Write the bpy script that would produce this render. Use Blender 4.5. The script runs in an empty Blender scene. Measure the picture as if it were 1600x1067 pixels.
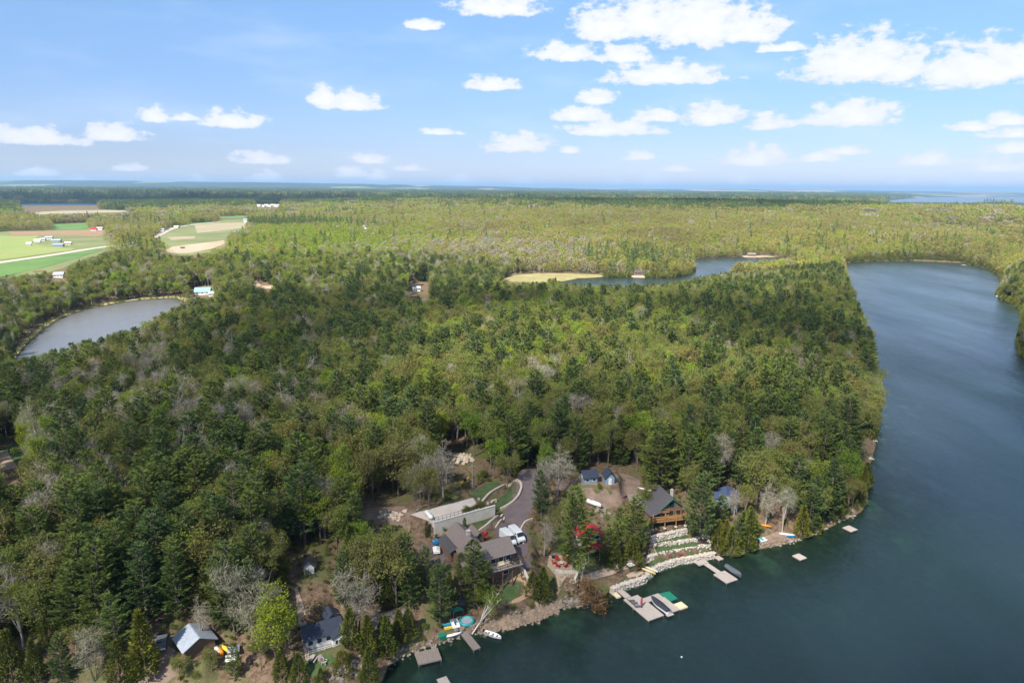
import bpy, math, random
import numpy as np
from mathutils import Vector, Matrix
from mathutils.bvhtree import BVHTree
rnd = random.Random(7)
rng = np.random.default_rng(11)
scene = bpy.context.scene
C = scene.collection
R_ = math.radians

# ------------------------------------------------------------------ camera
F_PX, CAM_H = 1067.0, 95.0
PITCH, ROLL = R_(12.68), R_(0.43)
_cp, _sp = math.cos(PITCH), math.sin(PITCH)
FWD = np.array([0, _cp, -_sp]); _u0 = np.array([0, _sp, _cp]); _r0 = np.array([1.0, 0, 0])
RGT = _r0 * math.cos(ROLL) + _u0 * math.sin(ROLL)
UPV = -_r0 * math.sin(ROLL) + _u0 * math.cos(ROLL)
CAM = np.array([0, 0, CAM_H])
camd = bpy.data.cameras.new('camera'); cam = bpy.data.objects.new('camera', camd); C.objects.link(cam)
camd.sensor_width = 36.0; camd.lens = 36.0 * F_PX / 1600.0; camd.clip_start = 1.0; camd.clip_end = 120000.0
cam.matrix_world = Matrix(((RGT[0], UPV[0], -FWD[0], 0), (RGT[1], UPV[1], -FWD[1], 0), (RGT[2], UPV[2], -FWD[2], CAM_H), (0, 0, 0, 1)))
scene.camera = cam

def ray(px, py):
    return FWD * F_PX + RGT * (px - 800) + UPV * (533.5 - py)
def atz(px, py, z=0.0):
    """ground-plan position of a point of the place at height z, measured from the photograph"""
    d = ray(px, py); t = (z - CAM_H) / d[2]
    return CAM + d * t
def proj(P):
    v = np.asarray(P, float) - CAM; w = v @ FWD
    w = np.where(np.abs(w) < 1e-6, 1e-6, w)
    return 800 + F_PX * (v @ RGT) / w, 533.5 - F_PX * (v @ UPV) / w, w

# ------------------------------------------------------------------ light
SUN_EL = R_(47.0); SUN_AZ = math.atan2(-0.5, -0.75)          # azimuth from +Y towards +X
TO_SUN = np.array([math.sin(SUN_AZ) * math.cos(SUN_EL), math.cos(SUN_AZ) * math.cos(SUN_EL), math.sin(SUN_EL)])
sund = bpy.data.lights.new('sun', 'SUN'); sund.energy = 5.0; sund.angle = R_(0.53); sund.color = (1.0, 0.94, 0.84)
sun = bpy.data.objects.new('sun', sund); C.objects.link(sun)
sun.rotation_mode = 'QUATERNION'; sun.rotation_quaternion = Vector(TO_SUN).to_track_quat('Z', 'Y')
sun.location = (0, 0, 400)

vs = scene.view_settings
vs.view_transform = 'Standard'; vs.look = 'None'; vs.gamma = 1.0; vs.exposure = 1.45; vs.use_curve_mapping = False
cy = scene.cycles
cy.max_bounces = 5; cy.diffuse_bounces = 3; cy.glossy_bounces = 2; cy.transmission_bounces = 3
cy.transparent_max_bounces = 24; cy.volume_bounces = 0; cy.caustics_reflective = False; cy.caustics_refractive = False
cy.use_denoising = True

# ------------------------------------------------------------------ sky
world = bpy.data.worlds.new('World'); scene.world = world; world.use_nodes = True
def build_sky():
    nt = world.node_tree; N = nt.nodes; L = nt.links; N.clear()
    def nd(t, **k):
        n = N.new(t)
        for a, b in k.items(): setattr(n, a, b)
        return n
    def m(op, a, b=None, c=None, clamp=False):
        n = nd('ShaderNodeMath', operation=op, use_clamp=clamp)
        for i, v in enumerate((a, b, c)):
            if v is None: continue
            if hasattr(v, 'is_output'): L.new(v, n.inputs[i])
            else: n.inputs[i].default_value = v
        return n.outputs[0]
    def vm(op, a, b):
        n = nd('ShaderNodeVectorMath', operation=op)
        for i, v in enumerate((a, b)):
            if v is None: continue
            if hasattr(v, 'is_output'): L.new(v, n.inputs[i])
            else: n.inputs[i].default_value = v
        return n.outputs['Value'] if op == 'LENGTH' else n.outputs[0]
    out = nd('ShaderNodeOutputWorld'); bg = nd('ShaderNodeBackground'); L.new(bg.outputs[0], out.inputs[0])
    bg.inputs['Strength'].default_value = 0.061
    sky = nd('ShaderNodeTexSky', sky_type='NISHITA'); sky.sun_disc = False
    sky.sun_elevation = SUN_EL; sky.sun_rotation = SUN_AZ; sky.air_density = 1.0; sky.dust_density = 0.0; sky.ozone_density = 3.0; sky.altitude = 150
    tc = nd('ShaderNodeTexCoord'); sep = nd('ShaderNodeSeparateXYZ'); L.new(tc.outputs['Generated'], sep.inputs[0])
    az = m('ARCTAN2', sep.outputs[0], sep.outputs[1]); el = m('ARCSINE', sep.outputs[2])
    cb = nd('ShaderNodeCombineXYZ'); L.new(az, cb.inputs[0]); L.new(el, cb.inputs[1]); P = cb.outputs[0]
    # billow noise that eats into the outlines of the clouds
    nz = nd('ShaderNodeTexNoise'); nz.inputs['Scale'].default_value = 44; nz.inputs['Detail'].default_value = 8; nz.inputs['Roughness'].default_value = 0.6
    L.new(vm('MULTIPLY', P, (1.0, 1.7, 1.0)), nz.inputs['Vector'])
    nzv = nz.outputs['Fac']
    # the cumulus clouds of the photograph: direction of the centre, half width, half height (photo pixels -> radians)
    blobs = [(950,36,58,30),(1010,28,72,34),(1095,32,88,44),(1172,46,52,24),(1345,95,88,36),(1405,104,40,24),(1530,104,92,32),(1600,98,60,28),
             (1035,116,90,19),(975,84,42,15),(885,82,56,15),(1225,75,36,7),(930,152,32,14),(908,178,46,15),(958,200,80,14),(1025,181,40,12),(1113,178,46,20),
             (1200,190,31,15),(1332,178,62,22),(1578,187,32,10),(1582,208,30,9),(1582,231,30,10),(1520,198,32,8),(808,223,54,18),(1183,246,50,13),(1282,245,28,8),
             (1450,250,32,9),(1560,260,40,9),(545,158,52,17),(508,152,24,17),(365,188,46,14),(180,209,38,14),(50,214,66,13),(242,180,20,12),(292,184,22,6),
             (780,8,66,20),(770,131,46,12),(408,247,34,9),(578,248,28,7),(552,269,26,8),(722,283,24,9),(1020,286,32,10),(1155,281,22,9),(415,278,24,8),(815,284,22,7),(640,262,20,5),(500,285,16,5),(960,286,18,7),(1240,287,18,6),(1320,236,26,6),(1400,284,22,6),(1500,287,24,7),(120,284,20,6),(200,262,18,5),(60,270,22,5),(890,235,20,6),(995,243,20,7),(1060,262,24,6),(305,284,18,7),(660,38,30,10),(690,206,36,6),(590,274,18,7)]
    F = None
    for (bx, by, bw, bh) in blobs:
        if by > 235: bw, bh = bw*1.15, bh*1.3
        d = ray(bx, by + bh * 0.45); d = d / np.linalg.norm(d)
        a0, e0 = math.atan2(d[0], d[1]), math.asin(d[2])
        v = vm('MULTIPLY', vm('SUBTRACT', P, (a0, e0, 0)), (F_PX / bw * 0.93, F_PX / (bh * 1.45), 0))
        l = vm('LENGTH', vm('MAXIMUM', v, vm('MULTIPLY', v, (-1, -3.2, 0))), None)
        F = l if F is None else m('MINIMUM', F, l)
    dens = m('ADD', m('SUBTRACT', 1.0, F), m('MULTIPLY', m('SUBTRACT', nzv, 0.5), 2.0))
    mr = nd('ShaderNodeMapRange', interpolation_type='SMOOTHSTEP'); L.new(dens, mr.inputs['Value'])
    mr.inputs['From Min'].default_value = -0.06; mr.inputs['From Max'].default_value = 0.36
    din = mr.outputs[0]
    # broken cumulus goes on over the rest of the sky, cover thickened for fill light
    zz = m('ADD', m('MAXIMUM', sep.outputs[2], 0.0), 0.06)
    cb2 = nd('ShaderNodeCombineXYZ'); L.new(m('DIVIDE', sep.outputs[0], zz), cb2.inputs[0]); L.new(m('DIVIDE', sep.outputs[1], zz), cb2.inputs[1])
    n2 = nd('ShaderNodeTexNoise'); n2.inputs['Scale'].default_value = 1.15; n2.inputs['Detail'].default_value = 7; n2.inputs['Roughness'].default_value = 0.55
    L.new(cb2.outputs[0], n2.inputs['Vector'])
    mr2 = nd('ShaderNodeMapRange', interpolation_type='SMOOTHSTEP'); L.new(n2.outputs['Fac'], mr2.inputs['Value'])
    mr2.inputs['From Min'].default_value = 0.46; mr2.inputs['From Max'].default_value = 0.62
    # the placed clouds fill the view of the photograph; elsewhere the drifting field takes over
    w = m('MAXIMUM', m('DIVIDE', m('SUBTRACT', m('ABSOLUTE', az), R_(38.5)), R_(4)), m('DIVIDE', m('SUBTRACT', el, R_(15.5)), R_(3)), clamp=True)
    dall = m('MULTIPLY', m('ADD', m('MULTIPLY', din, m('SUBTRACT', 1.0, w)), m('MULTIPLY', mr2.outputs[0], w)), 0.95)
    # thin high veil
    n3 = nd('ShaderNodeTexNoise'); n3.inputs['Scale'].default_value = 5; n3.inputs['Detail'].default_value = 5
    L.new(vm('MULTIPLY', P, (1.0, 4.0, 1.0)), n3.inputs['Vector'])
    mr3 = nd('ShaderNodeMapRange', interpolation_type='SMOOTHSTEP'); L.new(n3.outputs['Fac'], mr3.inputs['Value'])
    mr3.inputs['From Min'].default_value = 0.45; mr3.inputs['From Max'].default_value = 0.8; mr3.inputs['To Max'].default_value = 0.35
    mx0 = nd('ShaderNodeMix', data_type='RGBA'); L.new(mr3.outputs[0], mx0.inputs['Factor']); 
    sc_ = nd('ShaderNodeMix', data_type='RGBA'); mre = nd('ShaderNodeMapRange', interpolation_type='SMOOTHSTEP'); L.new(el, mre.inputs['Value']); mre.inputs['From Min'].default_value = -0.05; mre.inputs['From Max'].default_value = 0.42
    L.new(mre.outputs[0], sc_.inputs['Factor']); sc_.inputs['A'].default_value = (0.53, 0.53, 0.78, 1); sc_.inputs['B'].default_value = (1.06, 1.22, 1.24, 1)
    sk2 = nd('ShaderNodeMix', data_type='RGBA', blend_type='MULTIPLY'); sk2.inputs['Factor'].default_value = 1.0; L.new(sky.outputs[0], sk2.inputs['A']); L.new(sc_.outputs['Result'], sk2.inputs['B'])
    L.new(sk2.outputs['Result'], mx0.inputs['A'])
    mx0.inputs['B'].default_value = (4.9, 5.7, 6.8, 1)
    cc = nd('ShaderNodeMix', data_type='RGBA'); L.new(m('MULTIPLY', m('SUBTRACT', dens, 0.1), 1.3, clamp=True), cc.inputs['Factor'])
    cc.inputs['A'].default_value = (5.3, 5.6, 6.5, 1); cc.inputs['B'].default_value = (6.5, 6.5, 6.7, 1)
    mx = nd('ShaderNodeMix', data_type='RGBA'); L.new(dall, mx.inputs['Factor']); L.new(mx0.outputs['Result'], mx.inputs['A']); L.new(cc.outputs['Result'], mx.inputs['B'])
    L.new(mx.outputs['Result'], bg.inputs['Color'])
build_sky()

# ------------------------------------------------------------------ materials
MATS = {}
def mat(name, col, col2=None, rough=0.85, scale=4.0, bump=0.0, bscale=None, metal=0.0, rand=None, transl=0.0, coat=0.0, stretch=None, world_space=False, detail=4):
    """procedural: base colour broken up by noise, optional per-object hue range, optional fine bump"""
    if name in MATS: return MATS[name]
    mt = bpy.data.materials.new(name); mt.use_nodes = True
    nt = mt.node_tree; N = nt.nodes; L = nt.links; N.clear()
    out = N.new('ShaderNodeOutputMaterial')
    tc = N.new('ShaderNodeTexCoord'); src = tc.outputs['Object']
    if world_space:
        g = N.new('ShaderNodeNewGeometry'); src = g.outputs['Position']
    if stretch:
        mp = N.new('ShaderNodeMapping'); mp.inputs['Scale'].default_value = stretch; L.new(src, mp.inputs[0]); src = mp.outputs[0]
    nz = N.new('ShaderNodeTexNoise'); nz.inputs['Scale'].default_value = scale; nz.inputs['Detail'].default_value = detail; nz.inputs['Roughness'].default_value = 0.6
    L.new(src, nz.inputs['Vector'])
    mx = N.new('ShaderNodeMix'); mx.data_type = 'RGBA'
    c2 = col2 or tuple(c * 0.68 for c in col)
    mr = N.new('ShaderNodeMapRange'); mr.inputs['From Min'].default_value = 0.32; mr.inputs['From Max'].default_value = 0.68
    L.new(nz.outputs['Fac'], mr.inputs['Value']); L.new(mr.outputs[0], mx.inputs['Factor'])
    mx.inputs['A'].default_value = (*c2, 1); mx.inputs['B'].default_value = (*col, 1)
    res = mx.outputs['Result']
    if rand:
        oi = N.new('ShaderNodeObjectInfo'); cr = N.new('ShaderNodeValToRGB'); L.new(oi.outputs['Random'], cr.inputs[0])
        cr.color_ramp.interpolation = 'LINEAR'
        els = cr.color_ramp.elements
        while len(els) < len(rand): els.new(0.5)
        for i, c in enumerate(rand):
            els[i].position = i / (len(rand) - 1); els[i].color = (*c, 1)
        mm = N.new('ShaderNodeMix'); mm.data_type = 'RGBA'; mm.blend_type = 'MULTIPLY'; mm.inputs['Factor'].default_value = 1
        L.new(res, mm.inputs['A']); L.new(cr.outputs[0], mm.inputs['B']); res = mm.outputs['Result']
    if transl > 0:
        df = N.new('ShaderNodeBsdfDiffuse'); tr = N.new('ShaderNodeBsdfTranslucent'); ms = N.new('ShaderNodeMixShader'); ms.inputs[0].default_value = transl
        L.new(res, df.inputs[0]); L.new(res, tr.inputs[0]); L.new(df.outputs[0], ms.inputs[1]); L.new(tr.outputs[0], ms.inputs[2]); L.new(ms.outputs[0], out.inputs[0])
    else:
        b = N.new('ShaderNodeBsdfPrincipled'); L.new(res, b.inputs['Base Color']); b.inputs['Roughness'].default_value = rough; b.inputs['Metallic'].default_value = metal
        b.inputs['Specular IOR Level'].default_value = 0.35
        if coat: b.inputs['Coat Weight'].default_value = coat
        if bump:
            n2 = N.new('ShaderNodeTexNoise'); n2.inputs['Scale'].default_value = bscale or scale * 4; n2.inputs['Detail'].default_value = 4; L.new(src, n2.inputs['Vector'])
            bp = N.new('ShaderNodeBump'); bp.inputs['Strength'].default_value = bump; bp.inputs['Distance'].default_value = 0.1
            L.new(n2.outputs['Fac'], bp.inputs['Height']); L.new(bp.outputs[0], b.inputs['Normal'])
        L.new(b.outputs[0], out.inputs[0])
    MATS[name] = mt
    return mt

# ------------------------------------------------------------------ mesh helpers
class MB:
    """collects simple shapes; build() links them as ONE mesh object"""
    def __init__(s): s.v = []; s.f = []
    def add(s, vs, fs):
        o = len(s.v); s.v += [tuple(map(float, p)) for p in vs]; s.f += [tuple(i + o for i in f) for f in fs]; return s
    def box(s, x0, x1, y0, y1, z0, z1):
        return s.add([(x0,y0,z0),(x1,y0,z0),(x1,y1,z0),(x0,y1,z0),(x0,y0,z1),(x1,y0,z1),(x1,y1,z1),(x0,y1,z1)],
                     [(3,2,1,0),(4,5,6,7),(0,1,5,4),(1,2,6,5),(2,3,7,6),(3,0,4,7)])
    def bar(s, a, b, w, h=None):
        h = h or w; a = Vector(a); b = Vector(b); d = (b - a).normalized()
        u = d.cross(Vector((0, 0, 1)))
        if u.length < 1e-4: u = Vector((1, 0, 0))
        u.normalize(); t = u.cross(d)
        vs = []
        for p in (a, b):
            for i, j in ((-1,-1),(1,-1),(1,1),(-1,1)): vs.append(p + u * (w/2*i) + t * (h/2*j))
        return s.add(vs, [(0,1,2,3),(7,6,5,4),(0,4,5,1),(1,5,6,2),(2,6,7,3),(3,7,4,0)])
    def tube(s, pts, rad, n=6, cap=True):
        pts = [Vector(p) for p in pts]; m_ = len(pts)
        if not hasattr(rad, '__len__'): rad = [rad] * m_
        vs = []
        for i, p in enumerate(pts):
            d = (pts[min(i+1, m_-1)] - pts[max(i-1, 0)])
            if d.length < 1e-6: d = Vector((0,0,1))
            d.normalize(); u = d.cross(Vector((0.31, 0.17, 0.93)))
            if u.length < 0.05: u = d.cross(Vector((1, 0, 0)))
            u.normalize(); t = d.cross(u)
            for k in range(n):
                a = 2*math.pi*k/n; vs.append(p + (u*math.cos(a) + t*math.sin(a)) * rad[i])
        fs = []
        for i in range(m_-1):
            for k in range(n): fs.append((i*n+k, i*n+(k+1)%n, (i+1)*n+(k+1)%n, (i+1)*n+k))
        if cap: fs.append(tuple(range(n-1, -1, -1))); fs.append(tuple(range((m_-1)*n, m_*n)))
        return s.add(vs, fs)
    def prism(s, poly, z0, z1):
        n = len(poly)
        area = sum(poly[i][0]*poly[(i+1)%n][1] - poly[(i+1)%n][0]*poly[i][1] for i in range(n))
        if area < 0: poly = poly[::-1]
        z0s = z0 if hasattr(z0, '__len__') else [z0]*n; z1s = z1 if hasattr(z1, '__len__') else [z1]*n
        vs = [(p[0], p[1], a) for p, a in zip(poly, z0s)] + [(p[0], p[1], a) for p, a in zip(poly, z1s)]
        return s.add(vs, [tuple(range(n-1, -1, -1)), tuple(range(n, 2*n))] + [(i, (i+1)%n, n+(i+1)%n, n+i) for i in range(n)])
    def slab(s, quad, th):
        """a thick sheet under four 3-D points"""
        q = [Vector(p) for p in quad]; nrm = (q[1]-q[0]).cross(q[3]-q[0]).normalized()
        if nrm.z < 0: q = q[::-1]; nrm = -nrm
        n = len(q); vs = q + [p - nrm*th for p in q]
        return s.add(vs, [tuple(range(n)), tuple(range(2*n-1, n-1, -1))] + [((i+1)%n, i, n+i, n+(i+1)%n) for i in range(n)])
    def lump(s, c, r, n=7, m_=5, jit=0.18, sq=(1,1,1)):
        vs = [(c[0], c[1], c[2]-r*sq[2])]; fs = []
        for i in range(1, m_):
            ph = -math.pi/2 + math.pi*i/m_
            for k in range(n):
                a = 2*math.pi*(k+0.5*(i%2))/n; rr = r*(1+rnd.uniform(-jit, jit))
                vs.append((c[0]+rr*sq[0]*math.cos(ph)*math.cos(a), c[1]+rr*sq[1]*math.cos(ph)*math.sin(a), c[2]+rr*sq[2]*math.sin(ph)))
        vs.append((c[0], c[1], c[2]+r*sq[2])); top = len(vs)-1
        for k in range(n): fs.append((0, 1+(k+1)%n, 1+k))
        for i in range(m_-2):
            for k in range(n):
                a, b = 1+i*n+k, 1+i*n+(k+1)%n; fs.append((a, b, b+n, a+n))
        for k in range(n): fs.append((1+(m_-2)*n+k, 1+(m_-2)*n+(k+1)%n, top))
        return s.add(vs, fs)
    def mesh(s, name, material, smooth=False):
        me = bpy.data.meshes.new(name); me.from_pydata(s.v, [], s.f); me.update()
        if material: me.materials.append(material)
        if smooth: me.polygons.foreach_set('use_smooth', [True]*len(me.polygons))
        return me
    def build(s, name, material, parent=None, smooth=False, loc=None, rz=0):
        o = bpy.data.objects.new(name, s.mesh(name, material, smooth)); C.objects.link(o)
        if parent: o.parent = parent
        if loc is not None: o.location = loc
        o.rotation_euler.z = rz
        return o
def tag(o, label=None, cat=None, group=None, kind=None):
    if label: o['label'] = label
    if cat: o['category'] = cat
    if group: o['group'] = group
    if kind: o['kind'] = kind
    return o
def empty(name, loc, rz=0, label=None, cat=None, group=None):
    o = bpy.data.objects.new(name, None); C.objects.link(o); o.location = loc; o.rotation_euler = (0, 0, rz); o.empty_display_size = 0.3
    return tag(o, label, cat, group)
def copy_tree(o, parent=None):
    c = o.copy(); C.objects.link(c)
    if parent: c.parent = parent
    for ch in o.children: copy_tree(ch, c)
    return c
class Frame:
    """a local plan frame: origin, rotation about z"""
    def __init__(s, o, deg): s.o = np.array(o[:2], float); s.a = R_(deg); s.c, s.s = math.cos(s.a), math.sin(s.a)
    def w(s, x, y): return (s.o[0] + x*s.c - y*s.s, s.o[1] + x*s.s + y*s.c)
HF = Frame((-15.16, 150.59), 28)        # the brown-roofed house and the slab behind it
LF = Frame((41.30, 166.99), 14)         # the log cottage and its terraces
DF = Frame((26.74, 143.94), 28)         # the big dock

# ------------------------------------------------------------------ terrain
def poly_sd(P, poly):
    """signed distance of points (n,2) to a polygon, negative inside"""
    poly = np.asarray(poly, float)[:, :2]; n = len(P)
    best = np.full(n, 1e18); ins = np.zeros(n, bool)
    for i in range(len(poly)):
        a = poly[i]; b = poly[(i+1) % len(poly)]; e = b - a
        w = P - a; t = np.clip((w @ e) / max(e @ e, 1e-9), 0, 1)
        q = w - t[:, None] * e; best = np.minimum(best, np.einsum('ij,ij->i', q, q))
        c1 = (a[1] <= P[:, 1]) & (b[1] > P[:, 1]); c2 = (b[1] <= P[:, 1]) & (a[1] > P[:, 1])
        cr = e[0] * (P[:, 1] - a[1]) - e[1] * (P[:, 0] - a[0])
        ins ^= (c1 & (cr > 0)) | (c2 & (cr < 0))
    d = np.sqrt(best)
    return np.where(ins, -d, d)
def line_d(P, line):
    """distance to a polyline of (x,y,z,halfwidth) and the interpolated z and halfwidth there"""
    best = np.full(len(P), 1e9); zz = np.zeros(len(P)); hw = np.zeros(len(P))
    L = np.asarray(line, float)
    for a, b in zip(L[:-1], L[1:]):
        e = b[:2] - a[:2]; w = P - a[:2]; t = np.clip((w @ e) / max(e @ e, 1e-9), 0, 1)
        d = np.linalg.norm(w - t[:, None] * e, axis=1); k = d < best
        best = np.where(k, d, best); zz = np.where(k, a[2] + t*(b[2]-a[2]), zz); hw = np.where(k, a[3] + t*(b[3]-a[3]), hw)
    return best, zz, hw
_tab = np.random.default_rng(5).random((256, 256))
def vnoise(x, y):
    xi = np.floor(x).astype(int); yi = np.floor(y).astype(int); fx = x - xi; fy = y - yi
    fx = fx*fx*(3-2*fx); fy = fy*fy*(3-2*fy)
    g = lambda i, j: _tab[i & 255, j & 255]
    return (g(xi,yi)*(1-fx) + g(xi+1,yi)*fx)*(1-fy) + (g(xi,yi+1)*(1-fx) + g(xi+1,yi+1)*fx)*fy
def fbm(x, y, o=4):
    s = 0; a = 0.5
    for i in range(o): s = s + a*vnoise(x*2**i + 17.3*i, y*2**i + 9.1*i); a *= 0.5
    return s / (1 - 0.5**o)
def pxpoly(pts, z=0.0): return [tuple(atz(a, b, z)[:2]) for a, b in pts]

LAKE = [(-420, 60), (-190, 108)] + pxpoly([(10,1069),(90,1064),(180,1090),(300,1090),(350,1070),(420,1085),(500,1095),(560,1085),(595,1064),(604,1040),(640,1018),(688,1004),(722,991),(752,984),(800,979),(842,966),(868,951),(905,946),(945,926),(962,917),(985,913),
    (1007,907),(1022,893),(1036,885),(1075,876),(1117,867),(1150,867),(1185,857),(1228,849),(1268,836),(1310,816),(1343,800),(1354,785),(1353,740),(1366,700),(1371,650),(1364,600),(1352,560),(1343,525),(1331,490),(1323,460),(1317,430),(1313,411),
    (1360,408),(1430,407),(1500,410),(1548,420),(1566,432),(1574,445),(1563,458),(1568,468),(1590,476),(1605,490),(1600,515),(1594,535),(1597,552),(1625,580),(1700,650),(1850,760)]) + [(330, 120), (420, -60), (300, -380), (-420, -420)]
BAY = pxpoly([(872,441),(905,435),(960,433),(1020,434),(1044,434),(1070,430),(1082,424),(1079,414),(1081,404),(1130,402),(1185,402),(1240,403),(1254,408),(1240,418),(1160,428),(1100,440),(1040,452),(960,458),(905,456),(870,449)])
POND = pxpoly([(26,556),(45,533),(70,512),(95,496),(130,484),(190,472),(240,467),(275,466),(292,472),(280,492),(200,530),(110,565),(50,590),(10,580)])
TARN = pxpoly([(1528,376),(1560,372),(1600,372),(1670,374),(1650,380),(1560,379)])
LEFTLAKE = pxpoly([(28,323),(30,319.5),(90,318.5),(155,319.5),(158,322),(90,324)])
RIGHTLAKE = pxpoly([(1370,315),(1440,309),(1520,307.5),(1640,308),(1800,309),(1780,318),(1650,319),(1560,316),(1500,319),(1430,318)])
WATERS = [('lake', LAKE), ('bay', BAY), ('pond', POND), ('tarn', TARN), ('far_lake', LEFTLAKE), ('far_lake', RIGHTLAKE)]
PROF = [([0,1.2,4,8,20,35,60,150,400],[0.15,0.9,2.9,5.0,8.7,11.8,14,18.5,20])] + [([0,12,60,200,600],[0.15,0.7,4,10,17])]*2 + [([0,30,200,800],[0.1,1,7,18])]*3

# terraces, pads and drives of the lakeside properties: levelled ground
def hw(pts): return [HF.w(*p) for p in pts]
def lw(pts): return [LF.w(*p) for p in pts]
PADS = [   # polygon, level, blend
    (hw([(-6,16),(13.5,16.5),(16,8.9),(12.5,8.3),(-1,7.2),(-5,10)]), 13.55, 0.8),
    (hw([(1.5,5.6),(13,6.4),(16.4,6.9),(16.5,4.2),(9,4.0),(3,4.0)]), 11.2, 1.3),
    (hw([(-4,4.5),(8,2.5),(13,1),(20,1),(19,-9),(13,-11),(-2.2,-11)]), 9.0, 1.6),
    (pxpoly([(1020,868),(1066,862),(1112,853),(1116,865),(1075,874),(1037,882),(1020,888),(1000,902),(965,914),(950,905),(985,893),(1006,880)], 1.6), 1.6, 0.5),
    (pxpoly([(1018,857),(1041,852),(1085,847),(1102,839),(1111,850),(1066,859),(1022,867)], 3.3), 3.3, 0.35),
    (pxpoly([(1018,842),(1073,829),(1090,826),(1102,833),(1085,842),(1041,848),(1018,854)], 4.9), 4.9, 0.35),
    (lw([(-4.5,0.2),(7.5,2.2),(8,12),(-6,12.5)]), 6.6, 0.8),
    (pxpoly([(858,868),(890,866),(905,890),(898,903),(868,900),(855,884)], 5.5), 5.5, 1.5),
    (pxpoly([(905,738),(966,738),(965,756),(905,756)], 13.5), 13.2, 2.0),
    (pxpoly([(484,990),(520,965),(541,985),(535,1005),(492,1020)], 4.0), 4.0, 2.0),
    (pxpoly([(284,1010),(302,988),(335,1005),(318,1034)], 4.0), 4.0, 2.5),
    (pxpoly([(690,985),(712,950),(745,955),(745,978),(715,990)], 1.3), 1.3, 1.5),
    (pxpoly([(1178,842),(1240,832),(1240,844),(1185,854)], 0.9), 0.9, 1.5),
]
DRIVE = [(*atz(828,738,15.2)[:2], 15.2, 2.8), (*atz(824,752,14.4)[:2], 14.4, 2.9), (*atz(822,775,12.8)[:2], 12.8, 3.2), (*atz(810,797,11.2)[:2], 11.2, 3.4), (*atz(795,818,9.8)[:2], 9.8, 4.0), (*atz(800,845,9.0)[:2], 9.0, 4.6), (*atz(814,868,8.3)[:2], 8.3, 1.9), (*atz(822,890,7.0)[:2], 7.0, 1.6)]
HILLS = [(750,1900,900,480,26),(-100,2500,1300,500,20),(150,1500,420,260,10),(1500,1400,500,500,22),(-9500,15000,6500,2600,150),(-2500,17000,5000,2500,90),(6000,20000,7000,2500,60),(15000,22000,9000,3000,50),(420,1050,260,140,8)]
def height(P):
    r = np.linalg.norm(P, axis=1)
    h = np.full(len(P), 1e9); under = np.full(len(P), 1e9); body = np.zeros(len(P), int)
    for i, ((nm, poly), (a, b)) in enumerate(zip(WATERS, PROF)):
        d = poly_sd(P, poly); h = np.minimum(h, np.interp(np.maximum(d, 0), a, b)); body = np.where(d < under, i, body); under = np.minimum(under, d)
    dl = np.maximum(under, 0); sm = np.clip((dl - 20) / 70, 0, 1)
    h = h + sm * 5.0 * (fbm(P[:,0]/90, P[:,1]/90) - 0.45) + np.clip((dl-60)/300, 0, 1) * 9 * (fbm(P[:,0]/420+3, P[:,1]/420) - 0.42)
    farm = np.clip((-P[:,0] - 0.22*P[:,1] - 20) / 160, 0, 1) * np.clip((r - 650) / 250, 0, 1) * np.clip((5200 - r) / 800, 0, 1)
    h = h * (1 - farm) + np.minimum(h, 11 + 3*fbm(P[:,0]/500, P[:,1]/500)) * farm
    ridge = sum(am * np.exp(-((P[:,0]-cx)/sx)**2 - ((P[:,1]-cy_)/sy)**2) for cx, cy_, sx, sy, am in HILLS)
    h = h + ridge * np.clip((dl - 15) / 120, 0, 1)
    h = h + np.clip((r-3000)/4000, 0, 1) * 26 * (fbm(P[:,0]/2600, P[:,1]/1700) - 0.5) * np.clip(dl/900, 0, 1)
    near = r < 260
    Q = P[near]; hn = h[near]
    d, zz, hwid = line_d(Q, DRIVE); w = np.clip(1 - (d - hwid) / 3.0, 0, 1); w = w*w*(3-2*w); hn = hn*(1-w) + zz*w
    for poly, z, bl in PADS:
        d = poly_sd(Q, poly); w = np.clip(1 - d / bl, 0, 1); w = w*w*(3-2*w); hn = hn*(1-w) + z*w
    h[near] = hn
    bed = -np.interp(np.maximum(-under, 0), [0,2,8,20,45,120], [0.0,0.5,1.5,3.0,5.5,9]) * (0.7 + 0.6*fbm(P[:,0]/14, P[:,1]/14))
    return np.where(under < 0, bed + 0.1*(under > -0.6), h), under, body

ang = np.concatenate([np.arange(-46, 46.01, 0.2), np.arange(49.5, 314-3, 3.5)]) * math.pi/180
rad = [40.0]
while rad[-1] < 46000:
    r_ = rad[-1]
    rad.append(r_ + (2.5 if r_ < 100 else 0.6 if r_ < 190 else r_*0.0085 if r_ < 600 else r_*0.016))
rad = np.array(rad); NA, NR = len(ang), len(rad)
GX = np.outer(rad, np.sin(ang)).ravel(); GY = np.outer(rad, np.cos(ang)).ravel()
GP = np.stack([GX, GY], 1)
GH, GSD, GB = height(GP)
gv = np.column_stack([GX, GY, GH]); gv = np.vstack([gv, [[0, 0, -9]]])
ii, jj = np.meshgrid(np.arange(NR-1), np.arange(NA), indexing='ij'); j2 = (jj+1) % NA
quads = np.stack([ii*NA+jj, ii*NA+j2, (ii+1)*NA+j2, (ii+1)*NA+jj], -1).reshape(-1, 4)
fan = np.stack([np.full(NA, NR*NA), (np.arange(NA)+1) % NA, np.arange(NA)], 1)
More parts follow.
